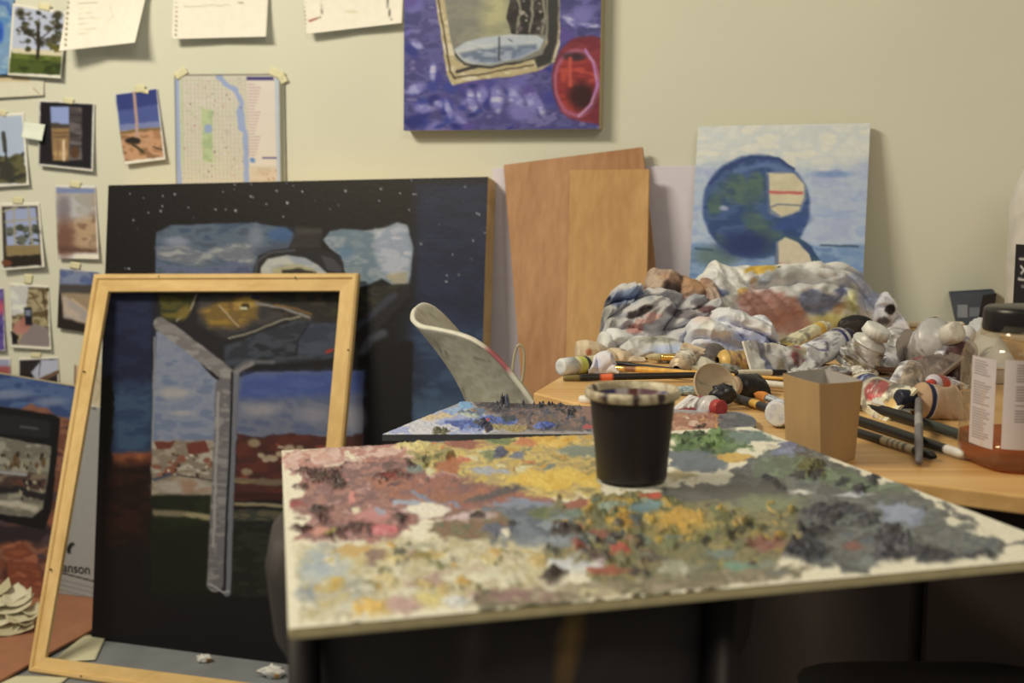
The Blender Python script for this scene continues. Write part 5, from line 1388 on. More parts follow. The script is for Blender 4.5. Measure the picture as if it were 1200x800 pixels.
mound('painter_rag', 'puffy white and blue-grey rag in front of the broad cream rag', 'rag', [(808, 420), (812, 388), (826, 372), (845, 368), (862, 368), (880, 372), (900, 376), (910, 388), (912, 412)], lambda q: 418, .045, rag_white, 37, amp=.014, base=(206, 202, 194), n=(140, 90))
mound('tissue_scrap', 'white tissue scrap draped beside the fat yellow-banded marker', 'tissue', [(690, 436), (694, 424), (700, 414), (712, 416), (720, 424), (726, 438)], lambda q: 438, .018, lambda p: p.ell(700, 426, 5, 6, (190, 186, 190)), 41, amp=.008, base=(206, 198, 184), n=(60, 40))
mound('plastic_bag', 'creased tan plastic bag at the left corner of the table behind the brushes', 'bag', [(676, 424), (677, 405), (690, 402), (706, 404), (720, 408), (740, 415), (756, 424)], lambda q: 424, .022, lambda p: p.spots(8, (676, 402, 760, 424), (3, 8), [(196, 166, 120), (206, 186, 150), (150, 130, 110)], 3).ell(690, 412, 4, 4, (176, 110, 70)), 43, amp=.007, base=(200, 176, 132), n=(90, 50))
mound('crumpled_rag', 'dirty white rag corner with a black stain at the right end of the rags', 'rag', [(1018, 392), (1024, 362), (1034, 345), (1044, 346), (1050, 362), (1060, 372), (1066, 392)], lambda q: 392, .03, lambda p: p.ell(1043, 362, 7, 6, (44, 38, 34), soft=.2, warp=2).ell(1036, 376, 8, 5, (90, 86, 84), warp=3), 47, amp=.010, base=(204, 198, 186), n=(90, 60))

# ------------------------------------------------------------------ paint tubes
def T2(pa, pb, r, ha=None, hb=.004):
    """shoulder end and tail end given in the picture with heights above the table"""
    ha = r if ha is None else ha
    return P(pa[0], pa[1], ha), P(pb[0], pb[1], hb), r


def tk_white(p):
    p.poly([(4, -180), (10, -180), (10, 180), (4, 180)], (48, 44, 96), warp=0, soft=.5)
    p.ell(46, 10, 10, 50, (66, 60, 96), soft=.1, warp=0); p.ell(46, 10, 8, 42, (206, 202, 190), soft=.1, warp=0); p.line([(42, 0), (50, 20)], 1.6, (60, 56, 90), warp=.5, soft=.6); p.ell(66, 30, 6, 24, (60, 52, 100), soft=.3); p.ell(30, 60, 5, 30, (176, 120, 70), soft=.3)
    for i in range(4): p.line([(18, -50 + i * 14), (34, -52 + i * 14)], 1.6, (140, 136, 140), warp=.3, soft=.6)


tube('white paint tube with a violet ring and dark cap before the broad rag', *T2((984, 399), (924, 430), .0200, .045, .018), tk_white, base=(210, 206, 196), cap=(40, 36, 52), cap_r=.62, cap_l=.7, seed=2)


def tk_yellow(p):
    p.poly([(6, -180), (18, -180), (18, 180), (6, 180)], (206, 164, 58), warp=0, soft=.6); p.poly([(82, -180), (97, -180), (97, 180), (82, 180)], (204, 168, 66), warp=0, soft=.6)
    for i in range(3): p.line([(32, -20 + i * 18), (74, -20 + i * 18)], 2.4, (150, 146, 140), warp=.5, soft=.8)


tube('slim pale yellow paint tube with two ochre bands behind the violet-ringed tube', *T2((964, 384), (914, 406), .0125, .036, .016), tk_yellow, base=(214, 204, 150), cap=(206, 200, 170), flare=.1, seed=3)


def tk_fold(p):
    p.poly([(76, -180), (84, -180), (84, 180), (76, 180)], (110, 112, 124), warp=0, soft=.8)
    for (x, y) in ((28, -30), (34, 20), (24, 50), (40, 0)): p.ell(x, y, 5, 24, (160, 70, 66), soft=.4, warp=4)
    p.spots(12, (5, -90, 70, 90), (4, 9), [(196, 186, 150), (176, 160, 120)], 4, asp=.3)


tube('flattened white tube with red smears and a long folded edge above the kraft carton', *T2((946, 425), (880, 426), .024, .018, .026), tk_fold, base=(214, 208, 192), cap=None, seed=5, crumple=.3, k=.8)
tube('crushed cream tube with a thick round white cap, right of the violet-ringed tube', *T2((1019, 402), (1000, 434), .024, .050, .010), lambda p: p.spots(14, (0, -180, 100, 180), (6, 16), [(176, 170, 148), (206, 200, 180), (150, 130, 90)], 2, asp=.3), base=(198, 192, 170), cap=(216, 210, 186), cap_r=.78, cap_l=.55, seed=6, crumple=.35)
tube('squashed translucent white tube standing crooked left of the big grey tube', *T2((1052, 398), (1044, 434), .024, .046, .008), lambda p: p.spots(16, (0, -180, 100, 180), (6, 14), [(160, 156, 140), (214, 208, 196), (176, 150, 100), (120, 116, 120)], 3, asp=.3), base=(196, 190, 176), cap=None, seed=7, crumple=.4)


def tk_big(p):
    p.spots(18, (0, -180, 100, 180), (6, 18), [(190, 184, 168), (150, 142, 120), (206, 200, 186)], 3, asp=.3)
    p.poly([(58, -180), (100, -180), (100, 180), (58, 180)], [(112, 96, 78), (92, 78, 66)], soft=5, warp=6)


tube('biggest grey-white paint tube, its chunky cream cap pointing up right below the dark box', *T2((1100, 399), (1062, 418), .033, .056, .026), tk_big, base=(186, 180, 164), cap=(206, 196, 166), cap_r=.45, cap_l=.62, seed=8, crumple=.22)


def tk_logo(p):
    p.ell(48, -4, 17, 42, (176, 46, 48), soft=.08, warp=.4); p.ell(48, -4, 14, 34, (196, 60, 58), soft=.08, warp=.3)
    p.line([(40, -22), (44, 4), (50, -14), (56, 8)], 1.8, (226, 200, 190), warp=.3, soft=.7); p.line([(42, 12), (56, 2)], 1.4, (226, 200, 190), warp=.3, soft=.7)
    p.spots(9, (0, -180, 100, 180), (6, 14), [(80, 66, 56), (120, 104, 86)], 3, asp=.3, alpha=.6)


tube('brownish tube bearing a red oval logo, lying beneath the biggest grey tube', *T2((1062, 404), (1108, 436), .023, .040, .022), tk_logo, base=(112, 96, 78), cap=None, seed=9, crumple=.18, k=.85)
tube('silvery tube with a maroon side next to the amber liquid bottle', *T2((1124, 408), (1104, 446), .025, .046, .008), lambda p: p.poly([(10, -70), (100, -60), (100, 30), (10, 10)], [(84, 44, 42), (64, 36, 36)], warp=5, soft=5), base=(182, 178, 172), cap=(200, 192, 170), seed=10, crumple=.28)


def tk_label(p):
    p.poly([(8, -180), (28, -180), (28, 180), (8, 180)], (44, 52, 92), warp=0, soft=.6); p.line([(12, -40), (24, 10)], 2.2, (170, 176, 196), warp=.6); p.line([(14, 10), (25, -36)], 1.6, (170, 176, 196), warp=.6)
    p.ell(52, -10, 16, 40, (190, 56, 52), soft=.08, warp=.3); p.line([(44, -30), (48, 0), (54, -20), (60, 4)], 2.0, (232, 208, 186), warp=.3, soft=.7); p.line([(45, 8), (60, -4)], 1.4, (232, 208, 186), warp=.3, soft=.7); p.ell(88, 10, 10, 40, (206, 164, 84), soft=.5, warp=4)


tube('cream-labelled tube with a navy stripe and red oval logo right of the kraft carton', *T2((1012, 456), (1052, 478), .022, .022, .014), tk_label, base=(212, 200, 158), cap=None, seed=11, crumple=.12, k=.85)
tube('folded tube showing a long white edge, leaning over the cream-labelled tube', *T2((1068, 436), (1044, 476), .016, .044, .014), lambda p: p.poly([(0, -60), (100, -60), (100, 20), (0, 20)], [(140, 122, 98), (170, 150, 116)], warp=4, soft=6), base=(214, 208, 196), cap=None, seed=12, crumple=.3)
tube('tan flattened tube with a navy end, lying flat left of the amber liquid bottle', *T2((1080, 469), (1128, 474), .021, .021, .014), lambda p: p.poly([(0, -180), (16, -180), (10, 180), (0, 180)], (34, 40, 66), warp=0, soft=1).line([(17, -180), (12, 180)], 2, (206, 204, 200), warp=0), base=(180, 146, 106), cap=(30, 34, 50), seed=13, crumple=.12, flat=.85, mat='vcmat')
tube('small red-capped white tube peeking over the tan flattened tube', *T2((1094, 449), (1116, 446), .011, .026, .020), lambda p: p.poly([(0, -180), (40, -180), (40, 180), (0, 180)], (190, 56, 46), warp=1), base=(206, 196, 186), cap=(196, 60, 46), seed=14)
tube('white tube with red stripes and a round red cap beside the black cup', *T2((834, 477), (798, 474), .0135, .012, .006), lambda p: p.poly([(22, 0), (60, 30), (60, 90), (22, 60)], (150, 44, 48), warp=3).poly([(20, -100), (90, -80), (90, -40), (20, -60)], (150, 44, 48), warp=3), base=(206, 198, 180), cap=(176, 52, 46), cap_r=.7, cap_l=.8, seed=15)
tube('crumpled tube smeared with orange-yellow paint above the black brush handles', *T2((848, 425), (884, 428), .019, .016, .010), lambda p: p.put(np.ones(p.x.shape), [(206, 160, 72), (214, 172, 92), (196, 140, 100)]), base=(206, 164, 84), cap=None, seed=16, crumple=.35, k=.6)
tube('tube with a dark brown label in front of the low folded rag', *T2((838, 414), (820, 432), .016, .022, .010), lambda p: p.poly([(0, -180), (66, -180), (66, 180), (0, 180)], [(74, 62, 58), (90, 78, 74)], warp=1).line([(20, -20), (50, -20)], 3, (150, 140, 130)).line([(20, 10), (50, 10)], 3, (140, 130, 120)), base=(196, 186, 150), cap=None, seed=17, crumple=.15)
tube('beige smudged tube between the gold-ferruled brush and the brown-labelled tube', *T2((796, 430), (816, 408), .015, .012, .032), lambda p: p.ell(40, 0, 20, 50, (216, 206, 170), soft=.4, warp=6).ell(60, 40, 10, 30, (176, 140, 110), soft=.5), base=(196, 172, 132), cap=None, seed=18, crumple=.25)
# tube seen end-on: tan disc with dried black paint
dd = P(838, 470, .002); dish = thing('paint_dish', dd, 'small tan dish tipped on edge holding a lump of dried black paint', 'dish')
ax = np.array([.30, -.78, .42]); ax /= np.linalg.norm(ax); dc = P(838, 452, .024); _, fa, fb = frame_of(ax)
Vd = []
for (r_, h_) in ((.001, -.005), (.018, -.005), (.026, -.001), (.0275, .002), (.0285, .002), (.028, -.002), (.019, -.0075), (.001, -.0075)):
    a2 = np.linspace(0, 2 * np.pi, 48, endpoint=False)[:, None]; Vd.append(dc + ax * h_ + (fa * np.cos(a2) + fb * np.sin(a2)) * r_)
Vd = np.vstack(Vd); x, y = proj(Vd); p = Paint(x, y, (186, 160, 116), 4); p.spots(8, (820, 440, 858, 470), (3, 6), [(120, 124, 96), (150, 120, 80)], 3); mk('dish_bowl', Vd, grid_faces(8, 48, wrap=True, flip=False), M['vc'], dish, p.cols())
pc_ = P(845, 463, .016) + ax * .004; ph = np.linspace(.02, np.pi - .02, 30)[:, None]; an = np.linspace(0, 2 * np.pi, 40, endpoint=False)[None, :]
x0, y0, z0 = np.sin(ph) * np.cos(an), np.sin(ph) * np.sin(an), np.cos(ph) + 0 * an; q = 1 + .8 * (fbm(x0 * 3, y0 * 3 + z0 * 2.4, 3, 3) - .5)
V = pc_ + np.stack([x0 * q * .015, y0 * q * .011, z0 * q * .012], -1); V[..., 2] = np.maximum(V[..., 2], TZ + .001)
mk('dried_paint', V, grid_faces(30, 40, wrap=True), M['oilwet'], dish, np.tile(alb((38, 38, 42)), (1200, 1)))
tube('round-ended white tube with a blue ring tucked behind the kraft carton', P(913, 484, .0155), P(913, 484, .0155) + np.array([.030, .060, -.003]), .0155, lambda p: p.poly([(2, -180), (6, -180), (6, 180), (2, 180)], (70, 76, 120), warp=0, soft=.5), base=(210, 206, 196), cap=(212, 208, 200), cap_r=.86, cap_l=.12, seed=20)
tube('squat black jar-like tube lying behind the tan disc', *T2((868, 452), (892, 452), .015, .015, .012), lambda p: p, base=(30, 28, 30), cap=(170, 140, 100), cap_r=.8, cap_l=.35, seed=21, mat='vc', flat=.3)
tube('fat marker with a milky cap and yellow-black band at the table left corner', *T2((676, 428), (706, 425), .0125, .0125, .012), lambda p: p.poly([(0, -180), (24, -180), (24, 180), (0, 180)], (186, 186, 70), warp=0).poly([(24, -180), (40, -180), (40, 180), (24, 180)], (40, 36, 30), warp=0), base=(196, 184, 130), cap=(206, 204, 186), cap_r=1.0, cap_l=1.9, seed=22, crumple=.05, flat=.6, mat='vc', group=None)

# foil scraps, small bits
for (px, py, rx, ry, rz, c, sd, lb) in (
    (788, 426, 18, 8, 5, [(150, 150, 140), (90, 90, 86), (206, 204, 190)], 3, 'crumpled silvery foil scrap left of the beige smudged tube'),
    (876, 436, 14, 8, 8, [(60, 58, 58), (180, 180, 176), (40, 38, 38)], 5, 'black and silver foil scrap beside the orange-yellow tube'),
    (985, 446, 22, 10, 8, [(196, 190, 170), (150, 130, 84), (216, 210, 190)], 7, 'creamy crumpled foil scrap behind the kraft carton'),
    (1012, 446, 16, 9, 8, [(200, 190, 150), (216, 206, 176), (150, 134, 90)], 9, 'yellowish crumpled foil scrap under the thick white cap'),
    (1040, 452, 24, 10, 4, [(150, 146, 136), (90, 84, 80), (190, 186, 176)], 11, 'grey foil flake lying right of the kraft carton top'),
    (1112, 462, 16, 9, 9, [(190, 184, 168), (120, 112, 104), (206, 200, 190)], 13, 'grey-white foil scrap under the maroon-sided tube'),
    (806, 464, 18, 7, 5, [(196, 196, 184), (150, 170, 160), (214, 210, 200)], 15, 'whitish paint-crusted scrap above the red-striped tube'),
    (1090, 424, 20, 10, 12, [(150, 140, 126), (176, 170, 160)], 21, 'dull grey crushed foil between the biggest tube and the bottle'),
    (960, 440, 30, 10, 6, [(176, 168, 150), (120, 104, 84), (206, 200, 186)], 23, 'smeared foil strip along the top of the kraft carton'),
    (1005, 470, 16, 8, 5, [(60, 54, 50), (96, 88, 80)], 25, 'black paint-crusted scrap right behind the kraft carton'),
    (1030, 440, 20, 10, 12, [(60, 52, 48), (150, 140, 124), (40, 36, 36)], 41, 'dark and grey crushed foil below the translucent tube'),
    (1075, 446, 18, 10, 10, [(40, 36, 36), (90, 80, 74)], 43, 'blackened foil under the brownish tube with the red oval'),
    (975, 452, 24, 8, 10, [(180, 174, 160), (120, 112, 100), (206, 202, 192)], 45, 'silvery twisted foil tail above the kraft carton'),
    (845, 444, 22, 8, 8, [(190, 184, 160), (150, 146, 120), (96, 100, 90)], 47, 'paint-smeared scrap just above the tan disc'),
    (1000, 458, 22, 9, 8, [(34, 30, 30), (60, 52, 46)], 53, 'added black scrap filling the dark gap against the right side of the carton top'),  # this and next two: black scraps added as shadowy gaps and black bits
    (1120, 452, 16, 8, 9, [(46, 40, 38), (120, 110, 98), (30, 28, 28)], 55, 'added dark scrap filling the gap right beside the amber liquid bottle'),
    (905, 420, 20, 8, 8, [(34, 30, 28), (52, 44, 40)], 57, 'added black flake standing in for shade under the broad rag front edge'),
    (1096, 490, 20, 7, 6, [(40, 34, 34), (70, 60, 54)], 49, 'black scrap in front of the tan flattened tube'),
    (940, 452, 18, 8, 8, [(206, 200, 190), (160, 150, 140)], 51, 'whitish crumpled scrap left of the kraft carton top'),
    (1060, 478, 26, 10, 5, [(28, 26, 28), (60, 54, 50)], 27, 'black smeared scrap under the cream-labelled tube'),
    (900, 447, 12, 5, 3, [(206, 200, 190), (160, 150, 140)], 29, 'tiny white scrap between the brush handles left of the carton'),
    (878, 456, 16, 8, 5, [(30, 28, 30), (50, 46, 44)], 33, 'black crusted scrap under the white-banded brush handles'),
):
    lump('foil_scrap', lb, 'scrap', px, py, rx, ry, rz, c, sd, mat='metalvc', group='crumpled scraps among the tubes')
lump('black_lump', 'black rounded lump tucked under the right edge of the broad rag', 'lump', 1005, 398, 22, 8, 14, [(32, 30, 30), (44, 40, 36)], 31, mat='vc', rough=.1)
V, Fc = lathe([(.001, 0), (.0105, 0), (.0115, .002), (.0115, .006), (.0105, .0072), (.001, .0072)], P(689, 471), 32)
o = mk('tube_cap', V, Fc, flat_mat('white_cap', (226, 220, 200), .5)); tag(o, 'small flat white cap alone on the table behind the black cup', 'cap')

# ------------------------------------------------------------------ brushes
B = brush
B('long black brush with an orange band, its tip over the bare table left', P(660, 443, .0045), P(868, 438, .012), .0046, (26, 24, 24), bands=((.0, .10, (110, 96, 50)), (.215, .275, (216, 104, 62))), seed=1)
B('black and white banded handle ending above the kraft carton', P(862, 437, .020), P(922, 436, .016), .0045, (30, 28, 28), bands=((.03, .68, (206, 196, 160)),), seed=2)
B('yellow-handled brush with gold ferrule and pale bristles behind the orange-banded one', P(702, 430, .008), P(924, 444, .016), .0042, (206, 152, 60), bristle=(196, 184, 140), seed=3, fl=.09, bl=.06, bands=((.0, .22, (130, 84, 52)),))
B('thin black brush with pointed pale tip, rearmost of the left brushes', P(686, 422, .008), P(812, 435, .010), .0040, (28, 24, 26), bristle=(196, 186, 140), ferrule='nickel', seed=4, fl=.2, bl=.10)
B('short brush with a bright gold ferrule and beige bristles against the low rag', P(756, 418, .010), P(822, 419, .010), .0055, (150, 110, 50), bristle=(178, 164, 120), seed=5, fl=.38, bl=.28)
B('white-ended black handle just left of the kraft carton', P(850, 445, .010), P(928, 452, .010), .0048, (28, 26, 28), bands=((.52, 1.0, (206, 196, 168)),), seed=6)
B('round brush with orange-stained bristles pointing left behind the carton', P(884, 461, .010), P(950, 486, .008), .0062, (120, 90, 50), bristle=(186, 116, 54), ferrule='nickel', seed=7, fl=.22, bl=.26)
B('dark brush with a yellow band aimed at the blue-ringed tube', P(850, 462, .006), P(916, 483, .006), .0052, (44, 42, 42), bands=((.50, .62, (196, 152, 64)),), seed=8)
B('thick black brush handle, upper of the three running right from the carton', P(1000, 470, .010), P(1148, 516, .006), .0060, (20, 20, 22), bands=((.6, 1.0, (46, 50, 44)),), seed=9)
B('black brush handle with a white end, middle of the three right of the carton', P(990, 487, .006), P(1130, 533, .006), .0054, (18, 18, 20), bands=((.88, 1.0, (212, 204, 180)),), seed=10)
B('black brush handle with a printed cream label, lowest of the three right of the carton', P(985, 500, .005), P(1096, 535, .005), .0046, (20, 18, 20), bands=((.48, .80, (172, 160, 124)), (.55, .565, (90, 84, 70)), (.60, .62, (90, 84, 70)), (.66, .675, (90, 84, 70)), (.71, .73, (90, 84, 70))), seed=11)
sa, sb = P(1077, 541, .005), atd(1076, 428, 1.5)
B('grey paint-crusted brush handle propped steeply across the black ones', sa, sb, .0042, (104, 98, 92), bands=((.30, .40, (150, 144, 130)), (.72, .76, (160, 120, 60))), seed=12)
B('dark brown stick lying along the tubes behind the kraft carton', P(930, 428, .014), P(1062, 434, .014), .0042, (96, 66, 48), seed=13)
B('cream-coloured brush handle at the very back of the table under the dark box', P(1046, 380, .006), P(1130, 380, .006), .0062, (216, 200, 160), seed=14)
B('white-tipped brown stick under the puffy rag', P(864, 430, .010), P(912, 428, .010), .0045, (96, 74, 56), bands=((.0, .2, (210, 200, 180)),), seed=15)

# ------------------------------------------------------------------ kraft carton
base_px = {'L': (921, 531), 'F': (962, 545), 'R': (1002, 536), 'B': (958, 519)}
top_px = {'L': (917.5, 437.5), 'F': (960, 449.5), 'R': (1011, 446), 'B': (966, 432)}
bot = {k: P(*v, .0005) for k, v in base_px.items()}
depth = {k: bot[k][1] for k in bot}
tp_ = {k: (lambda d: CAM + d * (depth[k] / d[1]))(ray(*v)) for k, v in top_px.items()}
zt = tp_['F'][2]
seq = ['L', 'F', 'R', 'B']; bulge = [.002, .0045, .003, .003]; ncol = 14; rows = 20
cen = sum(bot.values()) / 4
ring0, ring1 = [], []
for k in range(4):
    for (ring, dct) in ((ring0, bot), (ring1, tp_)):
        a, b = dct[seq[k]], dct[seq[(k + 1) % 4]]
        for i in range(ncol):
            f = i / ncol; m = a * (1 - f) + b * f; nrm = np.array([(b - a)[1], -(b - a)[0], 0]); nrm /= np.linalg.norm(nrm) + 1e-9
            if nrm @ ((a + b) / 2 - cen) < 0: nrm = -nrm
            ring.append(m + nrm * bulge[k] * 4 * f * (1 - f))
r0, r1 = np.array(ring0), np.array(ring1)
V = np.stack([r0 * (1 - f) + r1 * f for f in np.linspace(0, 1, rows)])
ca = thing('kraft_carton', cen, 'small open kraft cardboard carton with pinched corners at the front edge of the table', 'carton')
kraft = flat_mat('kraft_card', (168, 132, 82), .8, var=.06, scale=60, stretch=(1, 1, .3))
o = mk('card_sleeve', V, grid_faces(rows, 4 * ncol, wrap=True, flip=True), kraft, ca); s_ = o.modifiers.new('t', 'SOLIDIFY'); s_.thickness = .0009; s_.offset = -1
o.modifiers.new('e', 'EDGE_SPLIT').split_angle = math.radians(38)
cc_ = r0.mean(0); inner = r0 + (cc_ - r0) * .03
mk('bottom', np.vstack([inner + [0, 0, .001], inner + [0, 0, .002]]), [tuple(range(4 * ncol - 1, -1, -1)), tuple(range(4 * ncol, 8 * ncol))] + grid_faces(2, 4 * ncol, wrap=True), flat_mat('grey_card', (150, 140, 124), .85), ca, smooth=False)
ins = V + (V.mean(axis=1, keepdims=True) - V) * .045
mk('grey_lining', ins[1:], grid_faces(rows - 1, 4 * ncol, wrap=True, flip=False), flat_mat('grey_lining', (168, 158, 138), .85), ca)

# ------------------------------------------------------------------ bottle of amber liquid
jc = P(1207, 552); jc = jc + np.array([0.002, .030, 0]); sq_ = 3.4; rt = math.radians(8)
jar = thing('liquid_bottle', jc, 'clear plastic bottle with black screw cap, paper labels and amber liquid at the right edge', 'bottle')
R = .0485
clear, N, L, b = new_mat('clear_plastic')
tr = N.new('ShaderNodeBsdfTransparent'); tr.inputs[0].default_value = (.93, .89, .80, 1); gl = N.new('ShaderNodeBsdfGlossy'); gl.inputs['Roughness'].default_value = .08
fr_ = N.new('ShaderNodeMath'); fr_.operation = 'MULTIPLY'; fr_.inputs[1].default_value = .35; lw_ = N.new('ShaderNodeLayerWeight'); lw_.inputs[0].default_value = .25; L.new(lw_.outputs['Facing'], fr_.inputs[0]); mx = N.new('ShaderNodeMixShader'); L.new(fr_.outputs[0], mx.inputs[0]); L.new(tr.outputs[0], mx.inputs[1]); L.new(gl.outputs[0], mx.inputs[2])
dd_ = N.new('ShaderNodeBsdfTranslucent'); dd_.inputs[0].default_value = (.75, .72, .66, 1); d2_ = N.new('ShaderNodeBsdfDiffuse'); d2_.inputs[0].default_value = (.62, .58, .52, 1); a_s = N.new('ShaderNodeMixShader'); L.new(dd_.outputs[0], a_s.inputs[1]); L.new(d2_.outputs[0], a_s.inputs[2]); m3 = N.new('ShaderNodeMixShader'); m3.inputs[0].default_value = .13; L.new(mx.outputs[0], m3.inputs[1]); L.new(a_s.outputs[0], m3.inputs[2]); L.new(m3.outputs[0], N['Material Output'].inputs['Surface'])
amber, N, L, b = new_mat('amber_liquid')
tr = N.new('ShaderNodeBsdfTransparent'); tr.inputs[0].default_value = (.84, .40, .07, 1); gl = N.new('ShaderNodeBsdfGlossy'); gl.inputs['Roughness'].default_value = .1
df = N.new('ShaderNodeBsdfDiffuse'); df.inputs[0].default_value = (.50, .19, .03, 1); m1 = N.new('ShaderNodeMixShader'); m1.inputs[0].default_value = .22; L.new(tr.outputs[0], m1.inputs[1]); L.new(df.outputs[0], m1.inputs[2])
m2 = N.new('ShaderNodeMixShader'); m2.inputs[0].default_value = .06; L.new(m1.outputs[0], m2.inputs[1]); L.new(gl.outputs[0], m2.inputs[2]); L.new(m2.outputs[0], N['Material Output'].inputs['Surface'])
prof = [(.001, .001), (R * .80, .001), (R * .93, .004), (R, .012), (R, .095), (R * .985, .104), (R * .93, .113), (R * .80, .121), (R * .72, .125), (R * .70, .133)]
V, Fc = lathe(prof, jc, 96, sq_, rt); mk('body', V, Fc, clear, jar)
V, Fc = lathe([(.001, .002), (R * .78, .002), (R * .91, .005), (R * .975, .013), (R * .975, .029), (.001, .029)], jc, 96, sq_, rt); mk('amber_liquid', V, Fc, amber, jar)
V, Fc = lathe([(R * .73, .126), (R * .77, .127), (R * .78, .130), (R * .77, .144), (R * .75, .1475), (R * .70, .149), (.001, .149)], jc, 72); mk('screw_cap', V, Fc, M['blackplastic'], jar)
V, Fc = lathe([(R * .72, .121), (R * .79, .122), (R * .79, .1245), (R * .72, .126)], jc, 72); mk('neck_ring', V, Fc, clear, jar)


def label_patch(a0, a1, z0, z1, paint, nm, lab=None):
    an = np.linspace(a0, a1, 70)[None, :]; zz_ = np.linspace(z1, z0, 110)[:, None]
    k = (np.abs(np.cos(an)) ** sq_ + np.abs(np.sin(an)) ** sq_) ** (-1 / sq_); rr = (R + .0006) * k
    X_ = rr * np.cos(an); Y_ = rr * np.sin(an)
    V = np.stack(np.broadcast_arrays(jc[0] + X_ * math.cos(rt) - Y_ * math.sin(rt), jc[1] + X_ * math.sin(rt) + Y_ * math.cos(rt), jc[2] + zz_), -1)
    u_, v_ = np.broadcast_arrays((an - a0) / (a1 - a0) * 60, (z1 - zz_) / (z1 - z0) * 110)
    p = Paint(u_, v_, (196, 178, 160), 4, 20.0); paint(p)
    o = mk(nm, V, grid_faces(110, 70), M['paper'], jar, p.cols())
    return o


def lines_label(p):
    r = np.random.RandomState(4)
    for i in range(30):
        if i in (6, 7, 17): continue
        p.line([(8, 5 + i * 3.3), (52 - 14 * r.rand(), 5 + i * 3.3)], 1.2, (128, 112, 100), warp=.4, soft=.6)
    p.line([(36, 40), (38, 108)], 4, (196, 160, 120), soft=3, warp=2, alpha=.6)


def code_label(p):
    r = np.random.RandomState(6)
    for i in range(22):
        if i in (7, 14, 16): continue
        p.line([(8, 6 + i * 3.3), (50 - 12 * r.rand(), 6 + i * 3.3)], 1.3, (116, 102, 94), warp=.4, soft=.6)
    p.line([(30, 76), (46, 77)], 1.8, (190, 96, 80), warp=.4); p.line([(20, 84), (40, 84)], 1.6, (110, 96, 90), warp=.4); p.line([(34, 88), (50, 88)], 1.6, (190, 96, 80), warp=.4)
    for i in range(16): p.line([(16 + i * 2.1, 94), (16 + i * 2.1, 105)], .6 + .9 * r.rand(), (60, 54, 60), warp=0, soft=.3)


q0 = math.atan2(-1, -.0) - rt
label_patch(math.radians(-184), math.radians(-145), .022, .104, lines_label, 'side_label')
label_patch(math.radians(-137), math.radians(-52), .024, .105, code_label, 'front_label')

# ------------------------------------------------------------------ things at the back right
# lying white bottle end with print
wb = P(1146, 402)
t = tube('white cylinder of printed plastic lying behind the amber liquid bottle', P(1150, 388, .022), P(1170, 430, .024), .0225, lambda p: p, base=(196, 194, 182), cap=(206, 204, 192), cap_r=.98, cap_l=.2, seed=30, crumple=0, flat=.02, flare=0, k=.4, mat='vc', name='plastic_cylinder', group=None,
         cpaint=None)
t['category'] = 'container'
# dark box
bx = P(1140, 392); q = [onwall(1113, 344, .07), onwall(1166, 341, .07), onwall(1160, 390, .07), onwall(1121, 390, .07)]
for k in (2, 3): q[k][2] = max(q[k][2], TZ + .001)
V = [q[3], q[2], q[2] + WN * .06, q[3] + WN * .06, q[0], q[1], q[1] + WN * .06, q[0] + WN * .06]
V = np.array(V)
db = thing('dark_box', (V[0] + V[2]) / 2, 'small open dark slate-grey box with pale squares at the back of the table', 'box')
V[0:4, 2] = TZ + .0008
bxm = flat_mat('slate_card', (70, 76, 82), .6, var=.1)
w = V.copy(); c4 = V.mean(0)
iw = V + (np.array([c4[0], c4[1], 0]) - V * [1, 1, 0]) * .07; iw[0:4, 2] += .003
allv = np.vstack([V, iw]); Fc = [(0, 3, 2, 1), (0, 1, 5, 4), (1, 2, 6, 5), (2, 3, 7, 6), (3, 0, 4, 7)] + [(8, 9, 10, 11)] + [(12, 13, 9, 8), (13, 14, 10, 9), (14, 15, 11, 10), (15, 12, 8, 11)] + [(4, 5, 13, 12), (5, 6, 14, 13), (6, 7, 15, 14), (7, 4, 12, 15)]
mk('box_walls', allv, Fc, bxm, db, smooth=False)
fv = (V[1] - V[0]) / np.linalg.norm(V[1] - V[0]); nf = -WN


def on_box(a, b): return onwall(a, b, .0708)


for (x0, y0, x1, y1, c) in ((1122, 357, 1134, 372, (130, 134, 134)), (1136, 360, 1148, 371, (112, 118, 120))):
    qq = [on_box(x0, y0), on_box(x1, y0), on_box(x1, y1), on_box(x0, y1)]; Vv, Ff = slab(qq, WN * .0006); mk('pale_square', Vv, Ff, flat_mat('pale_label', c, .7), db, smooth=False)
qq = [on_box(1152, 346), on_box(1168, 343), on_box(1164, 372), on_box(1146, 374)]; qq = [a - WN * .001 for a in qq]; Vv, Ff = slab(qq, WN * .001); mk('ribbed_flap', Vv, Ff, flat_mat('ribbed_flap', (34, 30, 30), .6), db, smooth=False)

# tall white bottle with black label, cut by right edge
bc2 = P(1232, 398); k = bc2[1] / F; Rb = 53 * k; Hh = 226 * k
bt = thing('white_bottle', bc2, 'tall white bottle with a black label cut off by the right edge', 'bottle')
wm = flat_mat('white_bottle', (196, 188, 164), .4)
V, Fc = lathe([(.001, 0), (Rb * .96, 0), (Rb, .006), (Rb, Hh * .70), (Rb * .97, Hh * .76), (Rb * .75, Hh * .88), (Rb * .35, Hh * .95), (Rb * .30, Hh)], bc2, 64); mk('body', V, Fc, wm, bt)
V, Fc = lathe([(Rb * .34, Hh * .94), (Rb * .36, Hh * .95), (Rb * .35, Hh * 1.08), (Rb * .30, Hh * 1.09), (.001, Hh * 1.09)], bc2, 40); mk('cap', V, Fc, wm, bt)
an = np.linspace(math.radians(-168), math.radians(-128), 30)[None, :]; zq = np.linspace(Hh * .50, Hh * .06, 60)[:, None]
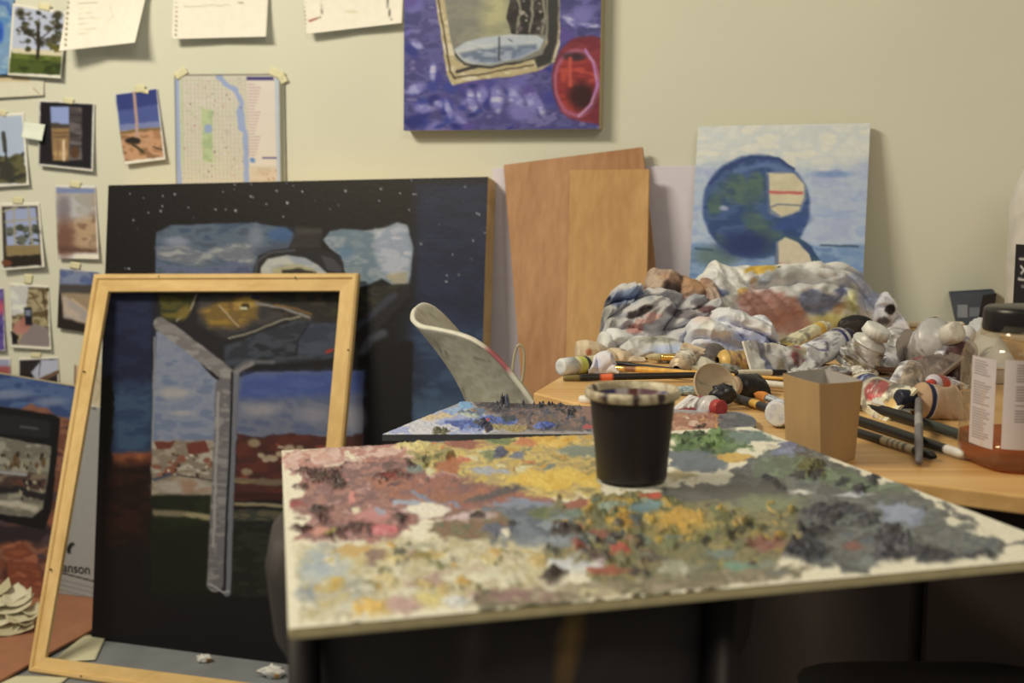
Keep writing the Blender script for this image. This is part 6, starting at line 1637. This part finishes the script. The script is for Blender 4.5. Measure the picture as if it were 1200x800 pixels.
V = np.stack(np.broadcast_arrays(bc2[0] + (Rb + .0006) * np.cos(an), bc2[1] + (Rb + .0006) * np.sin(an), bc2[2] + zq), -1)
p = Paint(*np.broadcast_arrays((an - an.min()) / (an.max() - an.min()) * 30, (zq.max() - zq) / (zq.max() - zq.min()) * 60), (26, 24, 28), 3, 20.0)
for (a, b, c, d, w_) in ((6, 10, 20, 10, 1.6), (8, 15, 16, 20, 1.6), (16, 15, 9, 20, 1.6), (6, 24, 22, 25, 1.6), (10, 29, 18, 29, 1)): p.line([(a, b), (c, d)], w_, (190, 184, 166), warp=.3, soft=.5)
p.poly([(0, 52), (30, 52), (30, 60), (0, 60)], (76, 72, 74), warp=.2)
mk('black_label', V, grid_faces(60, 30), M['paper'], bt, p.cols())

# ------------------------------------------------------------------ scraps on the floor at the left
r = np.random.RandomState(8)
where = ['topmost', 'second from the top', 'leaning right', 'flat at the front', 'deep in the middle', 'curling up', 'small one at the right foot', 'far back', 'far left', 'lowest', 'half folded', 'thin']
cs = [(8, 700, 26, 14), (14, 712, 28, 12), (28, 722, 22, 12), (18, 738, 24, 10), (2, 726, 22, 12), (22, 702, 18, 12), (38, 716, 12, 8), (-8, 694, 24, 10), (-24, 720, 26, 12), (4, 744, 20, 9), (-14, 706, 22, 12), (30, 730, 14, 8)]
zc = bz + .001
for i, (a, b, sx_, sy_) in enumerate(cs):
    c = onz(a, 742 - (742 - b) * .22, bz); hgt = max(0, (742 - b)) * .00155; kk = c[1] / F
    n_ = 16; u_ = np.linspace(-1, 1, n_)[None, :]; v_ = np.linspace(-1, 1, n_)[:, None]
    th = r.rand() * 3.1; X_ = u_ * sx_ * kk * .9; Y_ = v_ * sy_ * kk * 1.1
    Z_ = .012 * (u_ ** 2) * r.choice([1, .6, 1.4]) + .006 * (fbm(u_ * 2 + i, v_ * 2, i) - .3) + hgt
    V = np.stack([c[0] + X_ * math.cos(th * .3) - Y_ * math.sin(th * .3), c[1] + X_ * math.sin(th * .3) + Y_ * math.cos(th * .3), c[2] + .001 + np.maximum(Z_, 0)], -1)
    V[..., 2] += .25 * (V[..., 1] - c[1])
    V[..., 2] = np.maximum(V[..., 2], bz + .0012)
    o = mk('torn_scrap', V, grid_faces(n_, n_), M['paper'], None, np.tile(alb((206 - 7 * (i % 4), 196 - 8 * (i % 4), 156 - 9 * (i % 4))), (n_ * n_, 1)))
    s_ = o.modifiers.new('t', 'SOLIDIFY'); s_.thickness = .001
    tag(o, 'cream torn canvas scrap in the pile on the brown hardboard', 'scrap', 'torn scraps piled on the hardboard sheet')
for (a, b, s1, lb) in ((240, 776, 9, 'tiny white crumpled bit with an ochre edge on the grey floor below the dark painting'), (318, 794, 14, 'larger white crumpled bit beside the dark stool leg')):
    c = onz(a, b, 0); kk = c[1] / F; ph = np.linspace(.02, np.pi - .02, 20)[:, None]; an = np.linspace(0, 2 * np.pi, 28, endpoint=False)[None, :]
    x0, y0, z0 = np.sin(ph) * np.cos(an), np.sin(ph) * np.sin(an), np.cos(ph) + 0 * an; q = 1 + .9 * (fbm(x0 * 3 + a, y0 * 3 + z0 * 2, 3, 2) - .5)
    V = np.stack([c[0] + x0 * q * s1 * kk, c[1] + y0 * q * s1 * .6 * kk, s1 * .55 * kk * (1 + z0 * q)], -1); V[..., 2] = np.maximum(V[..., 2], .0005)
    x, y = proj(V); p = Paint(x, y, (206, 200, 176), 3); p.ell(a + 6, b - 2, 5, 3, (176, 130, 70), warp=1)
    o = mk('crumpled_paper', V, grid_faces(20, 28, wrap=True), M['paper'], None, p.cols()); tag(o, lb, 'scrap')
